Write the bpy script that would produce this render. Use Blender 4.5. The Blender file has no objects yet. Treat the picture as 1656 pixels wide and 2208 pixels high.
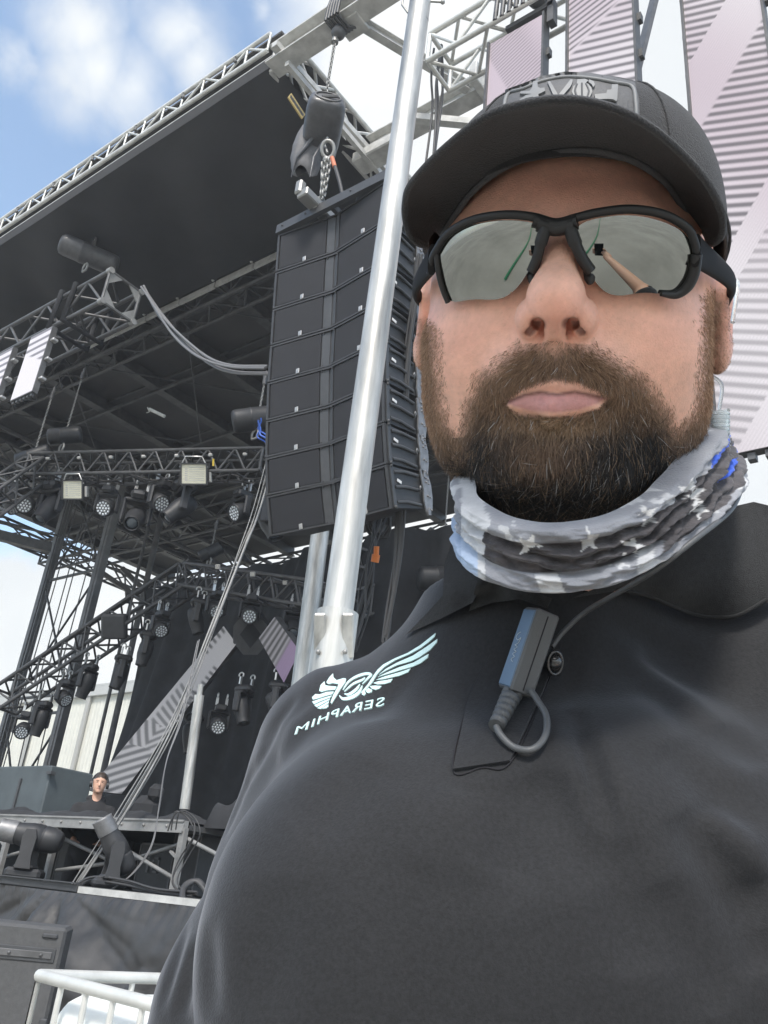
import bpy, bmesh, math, random
import numpy as np
from mathutils import Vector, Matrix
from mathutils.bvhtree import BVHTree

# ------------------------------------------------------------------ camera, sky, sun, exposure
S = bpy.context.scene
COL = S.collection
YAW = math.radians(39); PIT = math.radians(25); ROL = math.radians(6); FPX = 1850.0
CAM = np.array([0, 0, 1.35])
_Fw = np.array([-math.sin(YAW), math.cos(YAW), 0.0]); _R = np.array([math.cos(YAW), math.sin(YAW), 0.0]); _U = np.array([0, 0, 1.0])
_c = _Fw*math.cos(PIT)+_U*math.sin(PIT); _u0 = -_Fw*math.sin(PIT)+_U*math.cos(PIT)
CR = _R*math.cos(ROL)+_u0*math.sin(ROL); CU = _u0*math.cos(ROL)-_R*math.sin(ROL); CC = _c
cam = bpy.data.cameras.new('camera'); camo = bpy.data.objects.new('camera', cam); COL.objects.link(camo)
cam.sensor_fit = 'VERTICAL'; cam.sensor_height = 36; cam.lens = FPX*36/2208
cam.clip_start = 0.02; cam.clip_end = 2000
MC = Matrix(((CR[0], CU[0], -CC[0]), (CR[1], CU[1], -CC[1]), (CR[2], CU[2], -CC[2])))
camo.matrix_world = Matrix.Translation(Vector(CAM)) @ MC.to_4x4()
S.camera = camo
S.render.resolution_x = 768; S.render.resolution_y = 1024
S.view_settings.view_transform = 'Standard'; S.view_settings.look = 'None'; S.view_settings.gamma = 1
S.view_settings.exposure = 0.6
S.cycles.max_bounces = 8; S.cycles.transparent_max_bounces = 12

SUN_EL, SUN_AZ = math.radians(50), math.radians(150)     # azimuth from +Y clockwise
def azdir(az, el): return Vector((math.sin(az)*math.cos(el), math.cos(az)*math.cos(el), math.sin(el)))
sun = bpy.data.lights.new('sun', 'SUN'); sun.energy = 2.4; sun.angle = math.radians(12); sun.color = (1, .96, .90)
suno = bpy.data.objects.new('sun', sun); COL.objects.link(suno)
suno.rotation_euler = azdir(SUN_AZ, SUN_EL).to_track_quat('Z', 'Y').to_euler()

W = bpy.data.worlds.new('World'); S.world = W; W.use_nodes = True
nt = W.node_tree; N = nt.nodes; Lk = nt.links; N.clear()
def wn(t, **k):
    n = N.new(t)
    for a, b in k.items(): setattr(n, a, b)
    return n
out = wn('ShaderNodeOutputWorld'); bg = wn('ShaderNodeBackground')
sky = wn('ShaderNodeTexSky', sky_type='NISHITA'); sky.sun_disc = False
sky.sun_elevation = SUN_EL; sky.sun_rotation = SUN_AZ
sky.air_density = 1.0; sky.dust_density = 1.2; sky.ozone_density = 1.5
tc = wn('ShaderNodeTexCoord')
def mathn(op, a, b=None, c=None):
    m = wn('ShaderNodeMath', operation=op)
    for i, v in enumerate((a, b, c)):
        if v is None: continue
        if isinstance(v, (int, float)): m.inputs[i].default_value = v
        else: Lk.new(v, m.inputs[i])
    return m.outputs[0]
def noise(scale, detail=8, rough=.55, dist=0.0, off=(0, 0, 0), sc=(1, 1, 1)):
    mp = wn('ShaderNodeMapping'); mp.inputs['Location'].default_value = off; mp.inputs['Scale'].default_value = sc
    Lk.new(tc.outputs['Generated'], mp.inputs['Vector'])
    n = wn('ShaderNodeTexNoise'); n.inputs['Scale'].default_value = scale; n.inputs['Detail'].default_value = detail
    n.inputs['Roughness'].default_value = rough; n.inputs['Distortion'].default_value = dist
    Lk.new(mp.outputs[0], n.inputs['Vector']); return n.outputs['Fac']
def ray(px, py):
    return CC+CR*(px-828)/FPX-CU*(py-1104)/FPX
def dirn(px, py):
    v = ray(px, py); return v/np.linalg.norm(v)
def dotdir(d):
    m = wn('ShaderNodeVectorMath', operation='DOT_PRODUCT'); Lk.new(tc.outputs['Generated'], m.inputs[0])
    m.inputs[1].default_value = tuple(d); return m.outputs['Value']
def smooth(v, a, b):
    m = wn('ShaderNodeMapRange', interpolation_type='SMOOTHSTEP'); Lk.new(v, m.inputs[0])
    m.inputs[1].default_value = a; m.inputs[2].default_value = b; return m.outputs[0]
# cloud banks stand at fixed directions of the sky, their outlines broken by noise
nA = noise(3.2, 9, .56, .4, (3.1, 1.7, .4)); nB = noise(9, 8, .6, .6, (.3, 5.2, 2.0))
wob = mathn('MULTIPLY_ADD', mathn('SUBTRACT', nA, .5), .16, mathn('MULTIPLY', mathn('SUBTRACT', nB, .5), .07))
def bank(px, py, rad, soft, w=1.0):
    d = dotdir(dirn(px, py)); a = mathn('ARCCOSINE', mathn('MINIMUM', d, 1.0))
    a = mathn('MULTIPLY_ADD', wob, -w, a)
    return mathn('SUBTRACT', 1.0, smooth(a, math.radians(rad-soft), math.radians(rad+soft)))
mask = None
for b in ((180, 60, 1.8, 2.2), (215, 150, 2.0, 2.3), (290, 190, 2.1, 2.4), (390, 75, 1.9, 2.4), (430, 130, 2.0, 2.4), (570, 20, .9, 1.2), (640, 0, 1.2, 1.3), (40, 120, .2, 1.3), (120, -60, 1.2, 1.5),
          (1500, 100, 24, 3.0), (1300, 900, 28, 4), (60, 1560, 9.3, 1.2), (260, 1500, 9.5, 1.5), (-300, 1700, 13, 1.5), (800, 60, 2.6, 2.0),
          (800, 2700, 30, 9)):
    v = bank(*b); mask = v if mask is None else mathn('MAXIMUM', mask, v)
# open sky above and behind the viewer carries broken cloud
mask = mathn('MAXIMUM', mask, mathn('MULTIPLY', smooth(nA, .46, .62), smooth(dotdir(dirn(828, 1104)), .45, .1)))
sepz = wn('ShaderNodeSeparateXYZ'); Lk.new(tc.outputs['Generated'], sepz.inputs[0])
mask = mathn('MAXIMUM', mask, mathn('MULTIPLY', smooth(sepz.outputs[2], .16, .02), .85))
cshade = wn('ShaderNodeMix', data_type='RGBA'); Lk.new(smooth(nA, .30, .66), cshade.inputs[0])
cshade.inputs[6].default_value = (7.5, 7.6, 7.45, 1); cshade.inputs[7].default_value = (6.2, 6.4, 6.5, 1)
glow = wn('ShaderNodeMix', data_type='RGBA', blend_type='MULTIPLY'); glow.inputs[0].default_value = 1
mixs = wn('ShaderNodeMix', data_type='RGBA')
skyb = wn('ShaderNodeMix', data_type='RGBA', blend_type='MULTIPLY'); skyb.inputs[0].default_value = 1
Lk.new(sky.outputs[0], skyb.inputs[6]); skyb.inputs[7].default_value = (2.6, 2.45, 2.15, 1)
Lk.new(mathn('MULTIPLY', mask, .96), mixs.inputs[0]); Lk.new(skyb.outputs[2], mixs.inputs[6]); Lk.new(cshade.outputs[2], mixs.inputs[7])
Lk.new(mixs.outputs[2], bg.inputs['Color']); bg.inputs['Strength'].default_value = .10
Lk.new(bg.outputs[0], out.inputs[0])

# ------------------------------------------------------------------ measuring helpers (world metres)
def on_x(px, py, X): r = ray(px, py); return CAM+r*((X-CAM[0])/r[0])
def on_y(px, py, Y): r = ray(px, py); return CAM+r*((Y-CAM[1])/r[1])
def on_z(px, py, Z): r = ray(px, py); return CAM+r*((Z-CAM[2])/r[2])
def at_d(px, py, d): return CAM+ray(px, py)*d
def cam2w(P):
    P = np.asarray(P, float); return CAM+P[..., 0:1]*CR+P[..., 1:2]*CU-P[..., 2:3]*CC
def man2w(P):
    P = np.asarray(P, float); return CAM+P[..., 0:1]*_R+P[..., 1:2]*_Fw+P[..., 2:3]*_U
def w2man(P):
    Q = np.asarray(P, float)-CAM; return np.stack([Q@_R, Q@_Fw, Q@_U], -1)

# ------------------------------------------------------------------ materials
def mat(name, col, rough=.6, metal=0.0, var=.0, vscale=8, bump=0.0, bscale=40, spec=.5, stretch=(1, 1, 1), col2=None, coat=0.0, sheen=0.0, emit=None, es=0.0, coords='Object', detail=6, rvar=0.0):
    m = bpy.data.materials.new(name); m.use_nodes = True
    t = m.node_tree; b = t.nodes['Principled BSDF']
    c = (*col, 1)
    b.inputs['Base Color'].default_value = c; b.inputs['Roughness'].default_value = rough; b.inputs['Metallic'].default_value = metal
    b.inputs['Specular IOR Level'].default_value = spec; b.inputs['Coat Weight'].default_value = coat
    b.inputs['Sheen Weight'].default_value = sheen
    if emit: b.inputs['Emission Color'].default_value = (*emit, 1); b.inputs['Emission Strength'].default_value = es
    tcn = t.nodes.new('ShaderNodeTexCoord'); mp = t.nodes.new('ShaderNodeMapping'); mp.inputs['Scale'].default_value = stretch
    t.links.new(tcn.outputs[coords], mp.inputs[0])
    def nz(sc, d=detail):
        n = t.nodes.new('ShaderNodeTexNoise'); n.inputs['Scale'].default_value = sc; n.inputs['Detail'].default_value = d
        n.inputs['Roughness'].default_value = .6
        t.links.new(mp.outputs[0], n.inputs['Vector']); return n
    if var > 0 or col2:
        n = nz(vscale); r = t.nodes.new('ShaderNodeValToRGB'); t.links.new(n.outputs['Fac'], r.inputs[0])
        r.color_ramp.elements[0].position = .32; r.color_ramp.elements[1].position = .68
        a = col2 if col2 else tuple(x*(1-var) for x in col); z = col if col2 else tuple(min(1, x*(1+var)) for x in col)
        r.color_ramp.elements[0].color = (*a, 1); r.color_ramp.elements[1].color = (*z, 1)
        t.links.new(r.outputs[0], b.inputs['Base Color'])
        if rvar:
            mr = t.nodes.new('ShaderNodeMapRange'); t.links.new(n.outputs['Fac'], mr.inputs[0])
            mr.inputs[3].default_value = rough-rvar; mr.inputs[4].default_value = rough+rvar; t.links.new(mr.outputs[0], b.inputs['Roughness'])
    if bump > 0:
        n = nz(bscale); bp = t.nodes.new('ShaderNodeBump'); bp.inputs['Strength'].default_value = bump; bp.inputs['Distance'].default_value = .01
        t.links.new(n.outputs['Fac'], bp.inputs['Height']); t.links.new(bp.outputs[0], b.inputs['Normal'])
    return m
def attr_mat(name, rough=.7, bump=0.0, bscale=300, sss=0.0, metal=0.0, emit=0.0, spec=.5, sheen=0.0, bdist=.001, base=None):
    m = bpy.data.materials.new(name); m.use_nodes = True
    t = m.node_tree; b = t.nodes['Principled BSDF']
    a = t.nodes.new('ShaderNodeVertexColor'); a.layer_name = 'tint'
    t.links.new(a.outputs[0], b.inputs['Base Color']); b.inputs['Roughness'].default_value = rough; b.inputs['Metallic'].default_value = metal
    b.inputs['Specular IOR Level'].default_value = spec; b.inputs['Sheen Weight'].default_value = sheen
    if base is not None:
        mx = t.nodes.new('ShaderNodeMix'); mx.data_type = 'RGBA'; mx.blend_type = 'MULTIPLY'; mx.inputs[0].default_value = 1; t.links.new(a.outputs[0], mx.inputs[6]); mx.inputs[7].default_value = (base, base, base, 1); t.links.new(mx.outputs[2], b.inputs['Base Color'])
    if sss:
        b.inputs['Subsurface Weight'].default_value = sss; b.inputs['Subsurface Radius'].default_value = (1, .35, .2); b.inputs['Subsurface Scale'].default_value = .006
    if emit:
        t.links.new(a.outputs[0], b.inputs['Emission Color']); b.inputs['Emission Strength'].default_value = emit
    if bump:
        tcn = t.nodes.new('ShaderNodeTexCoord')
        n = t.nodes.new('ShaderNodeTexNoise'); n.inputs['Scale'].default_value = bscale; n.inputs['Detail'].default_value = 4
        t.links.new(tcn.outputs['Object'], n.inputs['Vector'])
        bp = t.nodes.new('ShaderNodeBump'); bp.inputs['Strength'].default_value = bump; bp.inputs['Distance'].default_value = bdist
        t.links.new(n.outputs['Fac'], bp.inputs['Height']); t.links.new(bp.outputs[0], b.inputs['Normal'])
    return m

# ------------------------------------------------------------------ mesh builders
def nrm(v):
    v = np.asarray(v, float); n = np.linalg.norm(v); return v/n if n > 1e-12 else v
def frame(d, up=None):
    d = nrm(d); up = np.array([0, 0, 1.0]) if up is None else nrm(up)
    if abs(d@up) > .98: up = np.array([0, 1.0, 0]) if abs(d[1]) < .9 else np.array([1.0, 0, 0])
    s = nrm(np.cross(d, up)); return s, nrm(np.cross(s, d)), d
class MB:
    def __init__(s): s.v = []; s.f = []; s.sm = []; s.n = 0
    def add(s, V, Fc, smooth=False):
        V = np.asarray(V, float).reshape(-1, 3); s.v.append(V)
        for f in Fc: s.f.append(tuple(i+s.n for i in f)); s.sm.append(smooth)
        s.n += len(V); return s
    def box(s, c, size, ax=None):
        c = np.asarray(c, float); h = np.asarray(size, float)/2
        A = np.eye(3) if ax is None else np.array(ax)
        V = [c+A[0]*h[0]*i+A[1]*h[1]*j+A[2]*h[2]*k for i in (-1, 1) for j in (-1, 1) for k in (-1, 1)]
        return s.add(V, [(0, 1, 3, 2), (4, 6, 7, 5), (0, 4, 5, 1), (2, 3, 7, 6), (0, 2, 6, 4), (1, 5, 7, 3)])
    def bbox(s, c, size, ax=None, b=.01):     # chamfered box
        c = np.asarray(c, float); h = np.asarray(size, float)/2; A = np.eye(3) if ax is None else np.array(ax)
        b = min(b, h.min()*.9); V = []; idx = {}
        for i in (-1, 1):
            for j in (-1, 1):
                for k in (-1, 1):
                    for a in range(3):
                        q = [h[0]-b, h[1]-b, h[2]-b]; q[a] = h[a]
                        idx[(i, j, k, a)] = len(V); V.append(c+A[0]*q[0]*i+A[1]*q[1]*j+A[2]*q[2]*k)
        Fs = []
        for a in range(3):
            o = [x for x in range(3) if x != a]
            for sg in (-1, 1):
                L = []
                for (p, q) in ((-1, -1), (1, -1), (1, 1), (-1, 1)):
                    t = [0, 0, 0]; t[a] = sg; t[o[0]] = p; t[o[1]] = q; L.append(idx[(*t, a)])
                Fs.append(L)
                for bb in o:
                    if bb < a: continue
                    cc = 3-a-bb
                    for sg2 in (-1, 1):
                        L = []
                        for (r, m) in ((-1, a), (1, a), (1, bb), (-1, bb)):
                            t = [0, 0, 0]; t[a] = sg; t[bb] = sg2; t[cc] = r; L.append(idx[(*t, m)])
                        Fs.append(L)
        for i in (-1, 1):
            for j in (-1, 1):
                for k in (-1, 1): Fs.append([idx[(i, j, k, 0)], idx[(i, j, k, 1)], idx[(i, j, k, 2)]])
        return s.add(V, Fs)
    def bar(s, p, q, w, h=None, up=None):
        p = np.asarray(p, float); q = np.asarray(q, float); h = w if h is None else h
        a, b, d = frame(q-p, up); L = np.linalg.norm(q-p)
        return s.box((p+q)/2, (w, h, L), (a, b, d))
    def tube(s, pts, r, n=8, caps=True, closed=False, smooth=True):
        P = np.array([np.asarray(p, float) for p in pts]); m = len(P)
        R = np.full(m, r) if np.isscalar(r) else np.asarray(r, float)
        T = np.zeros_like(P)
        if closed: T = np.roll(P, -1, 0)-np.roll(P, 1, 0)
        else: T[1:-1] = P[2:]-P[:-2]; T[0] = P[1]-P[0]; T[-1] = P[-1]-P[-2]
        a, b, _ = frame(T[0]); V = []
        for i in range(m):
            t = nrm(T[i]); a = nrm(a-t*(a@t)); b = np.cross(t, a)
            for k in range(n):
                th = 2*math.pi*k/n; V.append(P[i]+(a*math.cos(th)+b*math.sin(th))*R[i])
        Fs = []
        for i in range(m if closed else m-1):
            j = (i+1) % m
            for k in range(n): Fs.append((i*n+k, i*n+(k+1) % n, j*n+(k+1) % n, j*n+k))
        s.add(V, Fs, smooth)
        if caps and not closed:
            s.add(V[:n], [tuple(range(n))[::-1]]); s.add(V[-n:], [tuple(range(n))])
        return s
    def cyl(s, p, q, r, n=12, r2=None, caps=True, smooth=True):
        return s.tube([p, q], [r, r if r2 is None else r2], n, caps, smooth=smooth)
    def lathe(s, o, ax, prof, n=20, smooth=True):     # prof: (radius, distance along the axis)
        a, b, d = frame(ax); o = np.asarray(o, float); V = []; m = len(prof)
        for (r, z) in prof:
            for k in range(n):
                th = 2*math.pi*k/n; V.append(o+d*z+(a*math.cos(th)+b*math.sin(th))*r)
        Fs = [(i*n+k, i*n+(k+1) % n, (i+1)*n+(k+1) % n, (i+1)*n+k) for i in range(m-1) for k in range(n)]
        return s.add(V, Fs, smooth)
    def sphere(s, c, r, n=10, sc=(1, 1, 1)):
        c = np.asarray(c, float); V = []; m = n//2+1
        for i in range(m+1):
            ph = math.pi*i/m
            for k in range(n):
                th = 2*math.pi*k/n; V.append(c+np.array([math.sin(ph)*math.cos(th)*sc[0], math.sin(ph)*math.sin(th)*sc[1], math.cos(ph)*sc[2]])*r)
        return s.add(V, [(i*n+k, (i+1)*n+k, (i+1)*n+(k+1) % n, i*n+(k+1) % n) for i in range(m) for k in range(n)], True)
    def grid(s, G, smooth=True, closed_u=False):
        G = np.asarray(G, float); m, n = G.shape[:2]; Fs = []
        for i in range(m if closed_u else m-1):
            for k in range(n-1): j = (i+1) % m; Fs.append((i*n+k, j*n+k, j*n+k+1, i*n+k+1))
        return s.add(G.reshape(-1, 3), Fs, smooth)
    def prism(s, poly, ext, smooth=False):       # poly: closed outline of 3-D points, ext: extrusion vector
        P = np.asarray(poly, float); e = np.asarray(ext, float); n = len(P)
        Fs = [tuple(range(n))[::-1], tuple(range(n, 2*n))]+[(k, (k+1) % n, (k+1) % n+n, k+n) for k in range(n)]
        return s.add(np.vstack([P, P+e]), Fs, smooth)
    def chain(s, p, q, link=.05, r=.006, w=.02):
        p = np.asarray(p, float); q = np.asarray(q, float); L = np.linalg.norm(q-p); n = max(1, int(L/(link*.75)))
        a, b, d = frame(q-p)
        for i in range(n):
            c = p+(q-p)*(i+.5)/n; u, v = (a, d) if i % 2 else (b, d); hl = link/2-w/2
            pts = [c+u*w/2*math.cos(t)+v*((hl if math.sin(t) > 0 else -hl)+w/2*math.sin(t)) for t in (0.3, 1.57, 2.84, 3.44, 4.71, 5.98)]
            s.tube(pts, r, 5, closed=True)
        return s
def mesh(name, V, Fs, m, smooth=None, off=None, col=None):
    me = bpy.data.meshes.new(name); V = np.asarray(V, float)
    if off is not None: V = V-np.asarray(off)
    if isinstance(Fs, np.ndarray):
        k = Fs.shape[1]; nf = len(Fs)
        me.vertices.add(len(V)); me.vertices.foreach_set('co', V.astype(np.float32).ravel())
        me.loops.add(nf*k); me.loops.foreach_set('vertex_index', Fs.astype(np.int32).ravel())
        me.polygons.add(nf); me.polygons.foreach_set('loop_start', np.arange(0, nf*k, k, dtype=np.int32))
        me.update(calc_edges=True)
    else: me.from_pydata(V.tolist(), [], Fs)
    if smooth is not None:
        me.polygons.foreach_set('use_smooth', np.full(len(me.polygons), smooth) if isinstance(smooth, bool) else np.asarray(smooth, bool))
    if m is not None: me.materials.append(m)
    if col is not None:
        a = me.color_attributes.new('tint', 'FLOAT_COLOR', 'POINT')
        a.data.foreach_set('color', np.hstack([col, np.ones((len(col), 1))]).astype(np.float32).ravel())
    me.update(); return me
def tag(o, label=None, cat=None, group=None, kind=None):
    for k, v in (('label', label), ('category', cat), ('group', group), ('kind', kind)):
        if v: o[k] = v
    return o
def thing(name, label, cat, loc=(0, 0, 0), group=None):
    o = bpy.data.objects.new(name, None); COL.objects.link(o); o.location = tuple(float(x) for x in loc); o.empty_display_size = .1
    return tag(o, label, cat, group)
def rootof(p):
    while p is not None and p.parent is not None: p = p.parent
    return p
def obj(name, mb, m, parent=None, label=None):
    off = None
    if parent is not None: off = np.array(rootof(parent).location)
    me = mesh(name, np.vstack(mb.v), mb.f, m, mb.sm, off)
    o = bpy.data.objects.new(name, me); COL.objects.link(o)
    if parent is not None: o.parent = parent
    if label: o['label'] = label
    return o
def lone(name, mb, m, label, cat, group=None, kind=None, loc=None):
    V = np.vstack(mb.v); loc = V.mean(0)*[1, 1, 0]+[0, 0, V[:, 2].min()] if loc is None else np.asarray(loc)
    o = bpy.data.objects.new(name, mesh(name, V-loc, mb.f, m, mb.sm)); COL.objects.link(o); o.location = tuple(loc)
    return tag(o, label, cat, group, kind)
def copy_tree(o, parent=None):
    c = o.copy(); COL.objects.link(c)
    if parent is not None: c.parent = parent
    for ch in list(o.children): copy_tree(ch, c)
    return c
def struct(name, mb, m): return tag(obj(name, mb, m), kind='structure')

# ------------------------------------------------------------------ signed-distance modelling (organic shapes)
def smin(a, b, k):
    h = np.clip(.5+.5*(b-a)/k, 0, 1); return b*(1-h)+a*h-k*h*(1-h)
def smax(a, b, k): return -smin(-a, -b, k)
def ell(P, c, r):
    q = P-np.array(c); r = np.array(r); k0 = np.linalg.norm(q/r, axis=-1); k1 = np.linalg.norm(q/(r*r), axis=-1)
    return k0*(k0-1)/np.maximum(k1, 1e-9)
def cap(P, a, b, ra, rb=None):
    a = np.array(a, float); b = np.array(b, float); rb = ra if rb is None else rb
    d = b-a; t = np.clip(((P-a)@d)/(d@d), 0, 1); return np.linalg.norm(P-a-t[:, None]*d, axis=-1)-(ra+(rb-ra)*t)
def snet(f, lo, hi, h):
    lo = np.array(lo, float); hi = np.array(hi, float); n = (np.ceil((hi-lo)/(4*h)).astype(int))*4+1
    ax = [lo[i]+np.arange(n[i])*h for i in range(3)]
    cx = [a[::4] for a in ax]; G = np.stack(np.meshgrid(*cx, indexing='ij'), -1)
    Vc = f(G.reshape(-1, 3)).reshape(G.shape[:3])
    cell = np.abs(Vc) < 9*h; A = np.zeros(np.array(Vc.shape)-1, bool)
    for i in (0, 1):
        for j in (0, 1):
            for k in (0, 1): A |= cell[i:cell.shape[0]-1+i, j:cell.shape[1]-1+j, k:cell.shape[2]-1+k]
    V = Vc.repeat(4, 0).repeat(4, 1).repeat(4, 2)[:n[0], :n[1], :n[2]].copy()
    M = np.zeros(tuple(n), bool); B = A.repeat(4, 0).repeat(4, 1).repeat(4, 2)
    for i in (0, 1):
        for j in (0, 1):
            for k in (0, 1): M[i:i+B.shape[0], j:j+B.shape[1], k:k+B.shape[2]] |= B
    I = np.argwhere(M); vals = np.empty(len(I))
    for s in range(0, len(I), 400000): vals[s:s+400000] = f(lo+I[s:s+400000]*h)
    V[M] = vals
    nc = np.array(V.shape)-1; acc = np.zeros((*nc, 3)); cnt = np.zeros(tuple(nc)); quads = []; crossings = []
    for a in range(3):
        sl0 = [slice(None)]*3; sl1 = [slice(None)]*3; sl0[a] = slice(0, -1); sl1[a] = slice(1, None)
        v0 = V[tuple(sl0)]; v1 = V[tuple(sl1)]; cr = (v0 < 0) != (v1 < 0)
        E = np.argwhere(cr); va = v0[cr]; vb = v1[cr]; t = va/(va-vb)
        P = E.astype(float); P[:, a] += t
        o = [x for x in range(3) if x != a]
        for di in (0, -1):
            for dj in (0, -1):
                C = E.copy(); C[:, o[0]] += di; C[:, o[1]] += dj
                ok = np.all((C >= 0) & (C < nc), axis=1); Co = C[ok]
                np.add.at(acc, (Co[:, 0], Co[:, 1], Co[:, 2]), P[ok]); np.add.at(cnt, (Co[:, 0], Co[:, 1], Co[:, 2]), 1)
        crossings.append((a, o, E, va < 0))
    vid = np.full(tuple(nc), -1, int); act = cnt > 0; vid[act] = np.arange(act.sum()); VV = lo+acc[act]/cnt[act][:, None]*h
    for a, o, E, neg in crossings:
        ok = (E[:, o[0]] > 0) & (E[:, o[1]] > 0) & (E[:, o[0]] < nc[o[0]]) & (E[:, o[1]] < nc[o[1]]); E = E[ok]; ng = neg[ok]
        q = []
        for di, dj in ((0, 0), (-1, 0), (-1, -1), (0, -1)):
            C = E.copy(); C[:, o[0]] += di; C[:, o[1]] += dj; q.append(vid[C[:, 0], C[:, 1], C[:, 2]])
        Q = np.stack(q, 1); flip = ng if a != 1 else ~ng
        Q[~flip] = Q[~flip][:, ::-1]; quads.append(Q)
    return VV, np.vstack(quads)
def vnormals(V, Q):
    n = np.cross(V[Q[:, 2]]-V[Q[:, 0]], V[Q[:, 3]]-V[Q[:, 1]]); N_ = np.zeros_like(V)
    for i in range(4): np.add.at(N_, Q[:, i], n)
    return N_/np.maximum(np.linalg.norm(N_, axis=1)[:, None], 1e-12)
def sobj(name, V, Q, m, parent, col=None, label=None):
    off = np.array(rootof(parent).location) if parent is not None else None
    o = bpy.data.objects.new(name, mesh(name, V, Q, m, True, off, col)); COL.objects.link(o)
    if parent is not None: o.parent = parent
    if label: o['label'] = label
    return o
# value noise on points, numpy only
_rs = np.random.RandomState(7); _T = _rs.rand(32, 32, 32)
def vnoise(P, s):
    Q = np.asarray(P)*s+100.0; I = np.floor(Q).astype(int); f = Q-I; f = f*f*(3-2*f); r = 0
    for i in (0, 1):
        for j in (0, 1):
            for k in (0, 1):
                w = (f[:, 0] if i else 1-f[:, 0])*(f[:, 1] if j else 1-f[:, 1])*(f[:, 2] if k else 1-f[:, 2])
                r = r+w*_T[(I[:, 0]+i) % 32, (I[:, 1]+j) % 32, (I[:, 2]+k) % 32]
    return r
def fbm(P, s, n=4):
    r = 0; a = .5; t = 0
    for i in range(n): r = r+a*vnoise(P, s*2**i); t += a; a *= .55
    return r/t
def inpoly(x, y, poly):
    r = np.zeros(x.shape, bool); n = len(poly)
    for i in range(n):
        x0, y0 = poly[i]; x1, y1 = poly[(i+1) % n]
        c = ((y0 > y) != (y1 > y)) & (x < (x1-x0)*(y-y0)/((y1-y0) if y1 != y0 else 1e-9)+x0); r ^= c
    return r
def polydist(x, y, poly):       # signed, negative inside
    d = np.full(x.shape, 1e9); n = len(poly)
    for i in range(n):
        x0, y0 = poly[i]; x1, y1 = poly[(i+1) % n]; dx, dy = x1-x0, y1-y0
        t = np.clip(((x-x0)*dx+(y-y0)*dy)/max(dx*dx+dy*dy, 1e-12), 0, 1); d = np.minimum(d, np.hypot(x-x0-t*dx, y-y0-t*dy))
    return np.where(inpoly(x, y, poly), -d, d)
def spline(pts, n=8):
    P = np.array(pts, float); P = np.vstack([2*P[0]-P[1], P, 2*P[-1]-P[-2]]); o = []
    for i in range(1, len(P)-2):
        for t in np.arange(n)/n:
            o.append(.5*((2*P[i])+(-P[i-1]+P[i+1])*t+(2*P[i-1]-5*P[i]+4*P[i+1]-P[i+2])*t*t+(-P[i-1]+3*P[i]-3*P[i+1]+P[i+2])*t**3))
    o.append(P[-2]); return np.array(o)
# ================================================================== materials of the place
M_alu = mat('aluminium_tube', (.62, .62, .59), .45, .30, var=.18, vscale=5)
M_alud = mat('dull_aluminium', (.50, .50, .48), .55, .10, var=.2, vscale=6)
M_mid = mat('mid_grey_metal', (.26, .26, .255), .5, .2, var=.2, vscale=6)
M_dark = mat('dark_steel', (.085, .086, .088), .5, .3, var=.3, vscale=5)
M_dark2 = mat('grey_painted_steel', (.11, .11, .112), .5, .3, var=.25, vscale=5)
M_galv = mat('galvanised_pole', (.46, .46, .44), .42, .45, var=.45, vscale=10, stretch=(1, 1, .12), rvar=.12, bump=.05, bscale=60)
M_cloth = mat('black_roof_cloth', (.042, .043, .046), .9, var=.14, vscale=1.2, bump=.4, bscale=6)
M_tarp = mat('roof_tarpaulin', (.070, .069, .068), .8, var=.2, vscale=.8, bump=.2, bscale=3)
M_drape = mat('black_drape', (.026, .027, .030), .92, var=.3, vscale=3)
M_grille = mat('speaker_grille', (.0165, .017, .021), .75, bump=.5, bscale=700, var=.1, vscale=4)
M_cab = mat('speaker_cabinet', (.040, .041, .044), .55, var=.15, vscale=7, bump=.15, bscale=300)
M_cabl = mat('grey_strip', (.052, .054, .058), .5, var=.15, vscale=8)
M_badge = mat('badge_silver', (.42, .42, .42), .4, .5)
M_plate = mat('rigging_plate', (.24, .24, .245), .45, .5, var=.2, vscale=15)
M_chain = mat('chain_steel', (.30, .30, .29), .45, .5)
M_hoist = mat('hoist_housing', (.075, .076, .08), .45, var=.25, vscale=9, coat=.1)
M_cable = mat('cable_rubber', (.05, .05, .052), .55)
M_cableg = mat('grey_cable', (.16, .16, .165), .5)
M_light = mat('lamp_housing', (.030, .031, .034), .5, var=.2, vscale=12)
M_lens = mat('lamp_glass', (.80, .84, .88), .25, .0)
M_lensd = mat('dark_lamp_glass', (.10, .12, .14), .06, .4, coat=.6)
M_clamp = mat('bright_clamp', (.55, .55, .54), .35, .8)
M_flood = mat('flood_glass', (.72, .71, .58), .25, var=.12, vscale=7, stretch=(1, 1, 6))
M_wall = mat('cream_metal_cladding', (.60, .60, .54), .6, var=.06, vscale=2)
M_case = mat('grey_textured_box', (.085, .086, .088), .75, bump=.5, bscale=420, var=.12, vscale=30)
M_tank = mat('white_polyethylene', (.80, .81, .77), .4, var=.04, vscale=3)
M_hood = mat('black_hoodie', (.022, .022, .024), .9)
M_whitec = mat('white_marking', (.7, .7, .7), .5)
M_orange = mat('orange_connector', (.75, .22, .05), .5)
M_blue = mat('blue_cable', (.05, .13, .5), .5)
M_yel = mat('yellow_tag', (.75, .55, .08), .6)

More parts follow.
